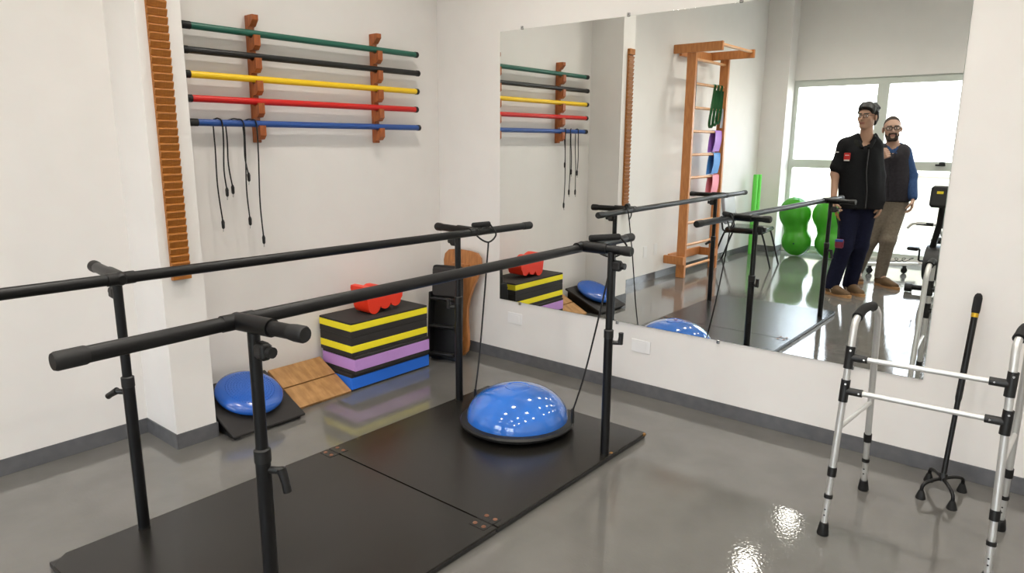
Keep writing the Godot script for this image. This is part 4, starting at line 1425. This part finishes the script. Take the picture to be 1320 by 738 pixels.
func shoe(parent: Node, o: Vector3, heel: Vector3, toe: Vector3, ankle: Vector3, stripes: bool) -> void:
	var f := Vector3(toe.x - heel.x, 0, toe.z - heel.z).normalized()
	var s := f.cross(Vector3.UP)
	var l := Vector2(toe.x - heel.x, toe.z - heel.z).length()
	var h := Vector3(heel.x, 0, heel.z)
	var up := MB.new()
	sdf(up, [cap(o + h + f * 0.045 + Vector3(0, 0.055, 0), 0.038, o + h + f * (l * 0.45) + Vector3(0, 0.050, 0), 0.040), cap(o + h + f * (l * 0.45) + Vector3(0, 0.048, 0), 0.040, o + h + f * (l - 0.052) + Vector3(0, 0.030, 0) + s * 0.012, 0.028), cap(o + h + f * (l * 0.5) + Vector3(0, 0.045, 0) - s * 0.012, 0.036, o + h + f * (l - 0.065) + Vector3(0, 0.030, 0) - s * 0.012, 0.028), cap(o + h + f * 0.055 + Vector3(0, 0.055, 0), 0.036, o + h + f * 0.07 + Vector3(0, 0.095, 0), 0.037)], 0.008, 0.03, [[o + Vector3(0, 0.018, 0), Vector3(0, -1, 0)]])
	var su := part("shoe", up, M.shoe_brown, parent)
	var sole := PackedVector2Array()
	for i in 28:
		var a := TAU * i / 28
		var x := cos(a)
		var wdt := 0.040 + 0.006 * x
		sole.append(Vector2(l / 2 * signf(x) * pow(absf(x), 0.75), wdt * signf(sin(a)) * pow(absf(sin(a)), 0.7)))
	var sm := MB.new()
	extrude(sm, sole, 0.026, Transform3D(Basis(f, s, Vector3.UP), o + h + f * l / 2 + Vector3(0, 0.0135, 0)), 0.9)
	part("sole", sm, M.shoe_sole, su)
	if stripes:
		for sg in [-1.0, 1.0]:
			for k in 3:
				var st := MB.new()
				var a: Vector3 = o + h + f * (0.085 + k * 0.026) + s * sg * 0.041
				box(st, a + Vector3(0, 0.050, 0), Vector3(0.010, 0.045, 0.010), 0.002, Basis(f, Vector3.UP, -s) * Basis(Vector3(0, 0, 1), 0.45 * 1.0))
				part("stripe", st, M.shoe_stripe, su)

func build_person_a() -> void:
	var base := Vector3(1.74, 0, 3.63)
	var o := -base
	var t := thing("person", "person in a black jacket and navy trousers looking aside, keys in hand", "person", base, "two people reflected in the mirror")
	var toward := Vector3(0.235, 0, -0.972)
	var right := Vector3(0.972, 0, 0.235)
	hs = 0.91
	var head := Vector3(1.770, 1.630, 3.630)
	var face := (toward * 0.86 - right * 0.50 + Vector3(0, 0.03, 0)).normalized()
	var HB := Basis(Vector3.UP.cross(face).normalized(), Vector3.UP, face).orthonormalized()
	HB = Basis(face, 0.03) * HB
	var neck := Vector3(1.775, 1.440, 3.650)
	var shl := Vector3(1.625, 1.375, 3.560)
	var shr := Vector3(1.838, 1.372, 3.705)
	var ell_ := Vector3(1.572, 1.125, 3.535)
	var wrl := Vector3(1.598, 0.905, 3.460)
	var elr := Vector3(1.888, 1.105, 3.740)
	var wrr := Vector3(1.938, 0.880, 3.690)
	var hpl := Vector3(1.715, 0.84, 3.600)
	var hpr := Vector3(1.830, 0.84, 3.680)
	var knl := Vector3(1.708, 0.465, 3.570)
	var knr := Vector3(1.812, 0.465, 3.680)
	var anl := Vector3(1.630, 0.10, 3.552)
	var anr := Vector3(1.745, 0.10, 3.742)
	var skin := Color(0.40, 0.235, 0.155)
	var body := MB.new()
	var pr := [cap(head + o + Vector3(0, -0.05, 0.0), 0.05, neck + o, 0.056), cap(shl + o, 0.050, shr + o, 0.050), cap(shl.lerp(shr, 0.3) + o - Vector3(0, 0.06, 0), 0.085, hpl + o + Vector3(0, 0.06, 0), 0.085), cap(shl.lerp(shr, 0.7) + o - Vector3(0, 0.06, 0), 0.085, hpr + o + Vector3(0, 0.06, 0), 0.085), cap(shl + o, 0.046, ell_ + o, 0.037), cap(ell_ + o, 0.037, wrl + o, 0.026), cap(shr + o, 0.046, elr + o, 0.037), cap(elr + o, 0.037, wrr + o, 0.026), cap(hpl + o, 0.075, knl + o, 0.050), cap(knl + o, 0.050, anl + o, 0.034), cap(hpr + o, 0.075, knr + o, 0.050), cap(knr + o, 0.050, anr + o, 0.034), cap(anl + o, 0.034, anl + o + Vector3(0.09, -0.06, -0.036), 0.028), cap(anr + o, 0.034, anr + o + Vector3(0.08, -0.06, -0.07), 0.028)]
	var flat := {"base": skin}
	sdf(body, pr, 0.012, 0.035, [], flat)
	sdf(body, head_prims(head + o, HB) + [cap(head + o + Vector3(0, -0.06, 0.0) - face * 0.01, 0.048, neck + o, 0.054)], 0.0045, 0.03, [], painter(head + o, HB, skin, Color(0.33, 0.13, 0.10)))
	sdf(body, face_prims(head + o, HB), 0.0028, 0.008, [], painter(head + o, HB, skin, Color(0.33, 0.13, 0.10)))
	var hp := []
	hand(hp, wrl + o, Vector3(0.20, -0.95, -0.1), right * 0.9 - toward * 0.2, toward, 0.75)
	sdf(body, hp, 0.0032, 0.006, [], flat)
	var hp2 := []
	hand(hp2, wrr + o, Vector3(0.10, -0.98, -0.12), -right * 0.9 + toward * 0.1, toward, 0.45)
	sdf(body, hp2, 0.0032, 0.006, [], flat)
	part("body", body, M.skin, t)
	# hair: thick, over the forehead and ears, longer at the nape
	var hr := MB.new()
	var tufts := [ell(off(head + o, HB, 0, 0.055, -0.022), Vector3(0.084, 0.076, 0.098), HB), ell(off(head + o, HB, 0, -0.005, -0.066), Vector3(0.075, 0.080, 0.048), HB), cap(off(head + o, HB, -0.078, 0.05, -0.01), 0.018, off(head + o, HB, -0.077, -0.010, -0.035), 0.018), cap(off(head + o, HB, 0.078, 0.05, -0.01), 0.018, off(head + o, HB, 0.077, -0.010, -0.035), 0.018), cap(off(head + o, HB, -0.03, -0.06, -0.075), 0.023, off(head + o, HB, 0.03, -0.06, -0.075), 0.023)]
	for q in [[-0.060, 0.078, 0.030, -0.076, 0.040, 0.040], [-0.030, 0.100, 0.045, -0.066, 0.074, 0.064], [-0.005, 0.106, 0.052, -0.048, 0.086, 0.082], [0.020, 0.108, 0.050, -0.022, 0.092, 0.090], [0.040, 0.102, 0.044, 0.008, 0.088, 0.092], [0.055, 0.090, 0.036, 0.050, 0.074, 0.074], [0.064, 0.074, 0.020, 0.080, 0.034, 0.030], [-0.03, 0.118, 0.02, -0.07, 0.102, 0.03], [0.01, 0.125, -0.01, 0.055, 0.112, -0.01], [0.03, 0.108, -0.05, 0.066, 0.086, -0.060], [-0.03, 0.115, -0.05, -0.072, 0.085, -0.065], [0.0, 0.12, 0.03, 0.03, 0.128, 0.055]]:
		tufts.append(cap(off(head + o, HB, q[0], q[1], q[2]), 0.026, off(head + o, HB, q[3], q[4], q[5]), 0.012))
	sdf(hr, scaled(tufts), 0.0055, 0.012)
	part("hair", hr, M.hair_black, t)
	glasses(head, HB, t, o, 0.0018)
	# dark shirt at the open neck
	var ts := MB.new()
	sdf(ts, [cap(shl.lerp(shr, 0.32) + o, 0.085, shl.lerp(shr, 0.32) + o + Vector3(0, -0.3, 0), 0.105), cap(shl.lerp(shr, 0.68) + o, 0.085, shl.lerp(shr, 0.68) + o + Vector3(0, -0.3, 0), 0.105)], 0.012, 0.04, [[neck + o + toward * 0.02 + Vector3(0, -0.10, 0), 0.062, neck + o + toward * 0.05 + Vector3(0, 0.12, 0), 0.12]])
	part("shirt", ts, M.tshirt_dark, t)
	# jacket: trunk, rolled sleeve, long sleeve, collar, zip
	var jk := MB.new()
	var hl := shl.lerp(shr, 0.22) + o
	var hr2 := shl.lerp(shr, 0.78) + o
	sdf(jk, [cap(shl + o + Vector3(0.01, 0.0, 0), 0.068, neck + o + Vector3(-0.035, 0.005, 0.0), 0.060), cap(shr + o + Vector3(-0.01, 0.0, 0), 0.068, neck + o + Vector3(0.035, 0.005, 0.0), 0.060), cap(hl + Vector3(0, -0.07, 0), 0.108, hpl + o + Vector3(0.02, -0.06, 0), 0.118), cap(hr2 + Vector3(0, -0.07, 0), 0.108, hpr + o + Vector3(0.025, -0.06, 0), 0.118), cap(shl + o, 0.068, shl.lerp(ell_, 0.72) + o, 0.056), cap(shl.lerp(ell_, 0.66) + o, 0.058, shl.lerp(ell_, 0.78) + o, 0.063), cap(shr + o, 0.068, elr + o, 0.056), cap(elr + o, 0.056, wrr.lerp(elr, 0.04) + o, 0.043)], 0.011, 0.03, [[Vector3(0, 0.812, 0), Vector3(0, -1, 0)], [neck + o + Vector3(0, -0.03, 0), 0.058, neck + o + Vector3(0, 0.2, 0), 0.085], [neck + o + toward * 0.145 + Vector3(0, -0.13, 0), 0.030, neck + o + toward * 0.06 + Vector3(0, 0.12, 0), 0.085]])
	var jacket := part("jacket", jk, M.jacket_cloth, t)
	for sgn in [-1.0, 1.0]:
		var cl := MB.new()
		var n0: Vector3 = neck + o - toward * 0.045
		tube(cl, curve([n0 + Vector3(0, 0.030, 0), neck + o + right * 0.062 * sgn + Vector3(0, 0.022, 0), neck + o + right * 0.060 * sgn + toward * 0.050 + Vector3(0, -0.02, 0), neck + o + right * 0.028 * sgn + toward * 0.098 + Vector3(0, -0.085, 0)], 6), 0.016, 10)
		part("collar", cl, M.jacket_cloth, jacket)
	var mid_t: Vector3 = shl.lerp(shr, 0.5) + o
	var zp := MB.new()
	tube(zp, curve([neck + o + right * 0.03 + toward * 0.10 + Vector3(0, -0.09, 0), mid_t + right * 0.075 + toward * 0.100 + Vector3(0, -0.22, 0), mid_t + right * 0.095 + toward * 0.108 + Vector3(0, -0.40, 0), mid_t + right * 0.098 + toward * 0.112 + Vector3(0, -0.55, 0)], 5), 0.0045, 8)
	part("zip", zp, M.zip_grey, jacket)
	var bd := MB.new()
	var bdc := Vector3(1.672, 1.282, 3.475) + o
	var BB := Basis(Vector3.UP.cross(-toward + right * 0.2).normalized(), Vector3.UP, (toward - right * 0.25).normalized()).orthonormalized()
	box(bd, bdc, Vector3(0.052, 0.062, 0.012), 0.003, BB)
	var badge := part("badge", bd, M.badge_red, jacket)
	var bw := MB.new()
	box(bw, bdc + BB * Vector3(0, -0.034, 0.001), Vector3(0.046, 0.012, 0.012), 0.002, BB)
	box(bw, bdc + BB * Vector3(0, 0.010, 0.0035), Vector3(0.034, 0.007, 0.006), 0.001, BB)
	part("badge_lettering", bw, M.badge_white, badge)
	var am := MB.new()
	box(am, Vector3(1.580, 1.318, 3.492) + o, Vector3(0.03, 0.009, 0.012), 0.002, BB)
	part("sleeve_mark", am, M.badge_white, jacket)
	# trousers
	var tr := MB.new()
	sdf(tr, [cap(hpl + o + Vector3(0.01, 0.02, 0), 0.098, hpr + o + Vector3(-0.01, 0.02, 0), 0.098), cap(hpl + o, 0.095, knl + o, 0.072), cap(knl + o, 0.072, anl + o + Vector3(0, -0.02, 0), 0.066), cap(hpr + o, 0.095, knr + o, 0.072), cap(knr + o, 0.072, anr + o + Vector3(0, -0.02, 0), 0.066)], 0.011, 0.03, [[Vector3(0, 0.058, 0), Vector3(0, -1, 0)], [Vector3(0, 0.94, 0), Vector3(0, 1, 0)]])
	part("trousers", tr, M.navy_trousers, t)
	shoe(t, o, Vector3(1.575, 0, 3.570), Vector3(1.830, 0, 3.466), anl, true)
	shoe(t, o, Vector3(1.690, 0, 3.792), Vector3(1.908, 0, 3.598), anr, true)
	# keys on a lanyard held in the hand
	var kp := Vector3(1.625, 0.80, 3.435)
	var k := thing("key_lanyard", "bunch of keys with a dark red and blue tag hanging from a hand", "keys", kp)
	var cd := MB.new()
	tube(cd, curve([Vector3(0, 0.05, 0), Vector3(0.02, -0.05, 0.0), Vector3(0.045, -0.15, 0.0), Vector3(0.06, -0.255, 0.0)], 5), 0.006, 8)
	part("strap", cd, M.black_cord, k)
	var tg := MB.new()
	box(tg, Vector3(0.066, -0.30, 0), Vector3(0.075, 0.085, 0.03), 0.012)
	var tag_node := part("tag", tg, M.wine_plastic, k)
	var tb := MB.new()
	box(tb, Vector3(0.066, -0.272, -0.003), Vector3(0.068, 0.022, 0.032), 0.004)
	part("tag_stripe", tb, M.stick_blue, tag_node)
	for i in 3:
		var ky := MB.new()
		var a := Vector3(0.006 + 0.012 * i, 0.005 - 0.02 * i, -0.012)
		tube(ky, [a, a + Vector3(0.010 + 0.008 * i, -0.055, -0.004)], 0.0045, 8)
		lathe(ky, [Vector2(0, -0.002), Vector2(0.011, -0.002), Vector2(0.011, 0.002), Vector2(0, 0.002)], Transform3D(Basis(Vector3.RIGHT, PI / 2), a), 14)
		part("key", ky, M.brass, k)

func build_person_b() -> void:
	var base := Vector3(1.88, 0, 4.31)
	var o := -base
	var t := thing("person", "bearded person in glasses, dark vest, denim sleeves and khaki trousers, fist at chest", "person", base, "two people reflected in the mirror")
	var toward := Vector3(0.187, 0, -0.982)
	var right := Vector3(0.982, 0, 0.187)
	hs = 0.97
	var head := Vector3(1.844, 1.534, 4.300)
	var face := (toward + right * 0.10 + Vector3(0, -0.06, 0)).normalized()
	var HB := Basis(Vector3.UP.cross(face).normalized(), Vector3.UP, face).orthonormalized()
	HB = Basis(face, -0.06) * HB
	HB = HB.orthonormalized()
	var neck := Vector3(1.868, 1.368, 4.322)
	var shl := Vector3(1.750, 1.318, 4.290)
	var shr := Vector3(1.965, 1.318, 4.330)
	var ell_ := Vector3(1.735, 1.085, 4.215)
	var fist := Vector3(1.815, 1.280, 4.095)
	var elr := Vector3(2.040, 1.095, 4.362)
	var wrr := Vector3(2.098, 0.885, 4.268)
	var hpl := Vector3(1.835, 0.82, 4.300)
	var hpr := Vector3(1.960, 0.82, 4.325)
	var knl := Vector3(1.765, 0.45, 4.290)
	var knr := Vector3(1.928, 0.47, 4.262)
	var anl := Vector3(1.655, 0.10, 4.390)
	var anr := Vector3(1.885, 0.10, 4.310)
	var skin := Color(0.43, 0.265, 0.19)
	var flat := {"base": skin}
	var body := MB.new()
	var pr := [cap(head + o + Vector3(0, -0.05, 0.0), 0.052, neck + o, 0.060), cap(shl + o, 0.050, shr + o, 0.050), cap(shl.lerp(shr, 0.3) + o - Vector3(0, 0.06, 0), 0.085, hpl + o + Vector3(0, 0.06, 0), 0.085), cap(shl.lerp(shr, 0.7) + o - Vector3(0, 0.06, 0), 0.085, hpr + o + Vector3(0, 0.06, 0), 0.085), cap(shl + o, 0.046, ell_ + o, 0.038), cap(ell_ + o, 0.038, fist + o, 0.026), cap(shr + o, 0.046, elr + o, 0.038), cap(elr + o, 0.038, wrr + o, 0.026), cap(hpl + o, 0.075, knl + o, 0.050), cap(knl + o, 0.050, anl + o, 0.034), cap(hpr + o, 0.075, knr + o, 0.050), cap(knr + o, 0.050, anr + o, 0.034), cap(anl + o, 0.034, anl + o + Vector3(0.045, -0.06, -0.085), 0.028), cap(anr + o, 0.034, anr + o + Vector3(0.09, -0.06, -0.06), 0.028)]
	sdf(body, pr, 0.012, 0.035, [], flat)
	var pt := painter(head + o, HB, skin, Color(0.34, 0.15, 0.12))
	sdf(body, head_prims(head + o, HB) + [cap(head + o + Vector3(0, -0.06, 0.0) - face * 0.01, 0.052, neck + o, 0.058)], 0.0045, 0.03, [], pt)
	sdf(body, face_prims(head + o, HB), 0.0028, 0.008, [], pt)
	var hp := []
	hand(hp, fist + o + Vector3(-0.03, -0.02, 0), Vector3(0.80, 0.45, -0.2), -toward, Vector3(-0.3, 0.8, 0.0), 1.35)
	sdf(body, hp, 0.0032, 0.006, [], flat)
	var hp2 := []
	hand(hp2, wrr + o, Vector3(0.02, -0.98, -0.10), -right * 0.9, toward, 0.55)
	sdf(body, hp2, 0.0032, 0.006, [], flat)
	part("body", body, M.skin, t)
	var hr := MB.new()
	sdf(hr, scaled([ell(off(head + o, HB, 0, 0.033, -0.016), Vector3(0.0765, 0.094, 0.0945), HB)]), 0.005, 0.01, [[off(head + o, HB, 0, 0.092, 0.06), HB * Vector3(0, -0.75, 0.66)], [off(head + o, HB, 0, -0.045, 0), HB * Vector3(0, -1, 0)]])
	part("hair", hr, M.hair_cropped, t)
	var br := MB.new()
	sdf(br, scaled([cap(off(head + o, HB, -0.048, -0.060, 0.035), 0.018, off(head + o, HB, -0.026, -0.098, 0.060), 0.022), cap(off(head + o, HB, 0.048, -0.060, 0.035), 0.018, off(head + o, HB, 0.026, -0.098, 0.060), 0.022), cap(off(head + o, HB, -0.024, -0.100, 0.064), 0.021, off(head + o, HB, 0.024, -0.100, 0.064), 0.021), cap(off(head + o, HB, -0.026, -0.047, 0.082), 0.008, off(head + o, HB, 0.026, -0.047, 0.082), 0.008), cap(off(head + o, HB, -0.028, -0.048, 0.078), 0.009, off(head + o, HB, -0.028, -0.085, 0.070), 0.012), cap(off(head + o, HB, 0.028, -0.048, 0.078), 0.009, off(head + o, HB, 0.028, -0.085, 0.070), 0.012)]), 0.0045, 0.010)
	part("beard", br, M.hair_cropped, t)
	glasses(head, HB, t, o, 0.0032)
	# denim shirt sleeves and collar
	var sh := MB.new()
	sdf(sh, [cap(shl + o, 0.066, ell_ + o, 0.055), cap(ell_ + o, 0.055, fist.lerp(ell_, 0.22) + o, 0.042), cap(shr + o, 0.066, elr + o, 0.055), cap(elr + o, 0.055, wrr.lerp(elr, 0.06) + o, 0.042), cap(shl + o + Vector3(0.03, 0, 0), 0.06, shr + o - Vector3(0.03, 0, 0), 0.06), cap(shl.lerp(shr, 0.3) + o, 0.07, shl.lerp(shr, 0.3) + o + Vector3(0, -0.25, 0), 0.095), cap(shl.lerp(shr, 0.7) + o, 0.07, shl.lerp(shr, 0.7) + o + Vector3(0, -0.25, 0), 0.095)], 0.011, 0.03, [[neck + o + Vector3(0, -0.03, 0), 0.06, neck + o + Vector3(0, 0.2, 0), 0.085], [neck + o + toward * 0.11 + Vector3(0, -0.06, 0), 0.016, neck + o + toward * 0.05 + Vector3(0, 0.12, 0), 0.07]])
	var shirt := part("shirt", sh, M.denim_shirt, t)
	for sgn in [-1.0, 1.0]:
		var cl := MB.new()
		tube(cl, curve([neck + o - toward * 0.05 + Vector3(0, 0.03, 0), neck + o + right * 0.068 * sgn + Vector3(0, 0.020, 0), neck + o + right * 0.060 * sgn + toward * 0.055 + Vector3(0, -0.02, 0), neck + o + right * 0.034 * sgn + toward * 0.098 + Vector3(0, -0.07, 0)], 6), 0.015, 10)
		part("collar", cl, M.denim_shirt, shirt)
	# vest
	var vs := MB.new()
	var hl := shl.lerp(shr, 0.24) + o
	var hr2 := shl.lerp(shr, 0.76) + o
	sdf(vs, [cap(shl.lerp(shr, 0.10) + o + Vector3(0, -0.005, 0), 0.084, hl + Vector3(0, -0.05, 0), 0.09), cap(shl.lerp(shr, 0.90) + o + Vector3(0, -0.005, 0), 0.084, hr2 + Vector3(0, -0.05, 0), 0.09), cap(hl + Vector3(0, 0.005, 0), 0.062, neck + o + Vector3(-0.03, -0.04, 0), 0.045), cap(hr2 + Vector3(0, 0.005, 0), 0.062, neck + o + Vector3(0.03, -0.04, 0), 0.045), cap(hl + Vector3(0, -0.06, 0), 0.108, hpl + o + Vector3(0.01, -0.02, 0), 0.118), cap(hr2 + Vector3(0, -0.06, 0), 0.108, hpr + o + Vector3(0, -0.02, 0), 0.118)], 0.011, 0.03, [[Vector3(0, 0.845, 0), Vector3(0, -1, 0)], [neck + o + Vector3(0, -0.02, 0), 0.062, neck + o + Vector3(0, 0.2, 0), 0.085], [neck + o + toward * 0.12 + Vector3(0, -0.085, 0), 0.022, neck + o + toward * 0.06 + Vector3(0, 0.12, 0), 0.09]])
	var vest := part("vest", vs, M.vest_cloth, t)
	var zp := MB.new()
	var mid_t: Vector3 = shl.lerp(shr, 0.5) + o
	tube(zp, curve([neck + o + toward * 0.10 + Vector3(0, -0.09, 0), mid_t + toward * 0.108 + Vector3(0, -0.2, 0), mid_t + right * 0.02 + toward * 0.116 + Vector3(0, -0.44, 0)], 5), 0.004, 8)
	part("zip", zp, M.black_metal, vest)
	var tr := MB.new()
	sdf(tr, [cap(hpl + o + Vector3(0.01, 0.02, 0), 0.098, hpr + o + Vector3(-0.01, 0.02, 0), 0.098), cap(hpl + o, 0.095, knl + o, 0.068), cap(knl + o, 0.068, anl + o + Vector3(0, 0.0, 0), 0.052), cap(hpr + o, 0.095, knr + o, 0.070), cap(knr + o, 0.070, anr + o + Vector3(0, 0.0, 0), 0.054)], 0.011, 0.03, [[Vector3(0, 0.075, 0), Vector3(0, -1, 0)], [Vector3(0, 0.93, 0), Vector3(0, 1, 0)]])
	part("trousers", tr, M.khaki_trousers, t)
	shoe(t, o, Vector3(1.836, 0, 4.346), Vector3(2.090, 0, 4.172), anr, false)
	shoe(t, o, Vector3(1.610, 0, 4.455), Vector3(1.735, 0, 4.225), anl, false)
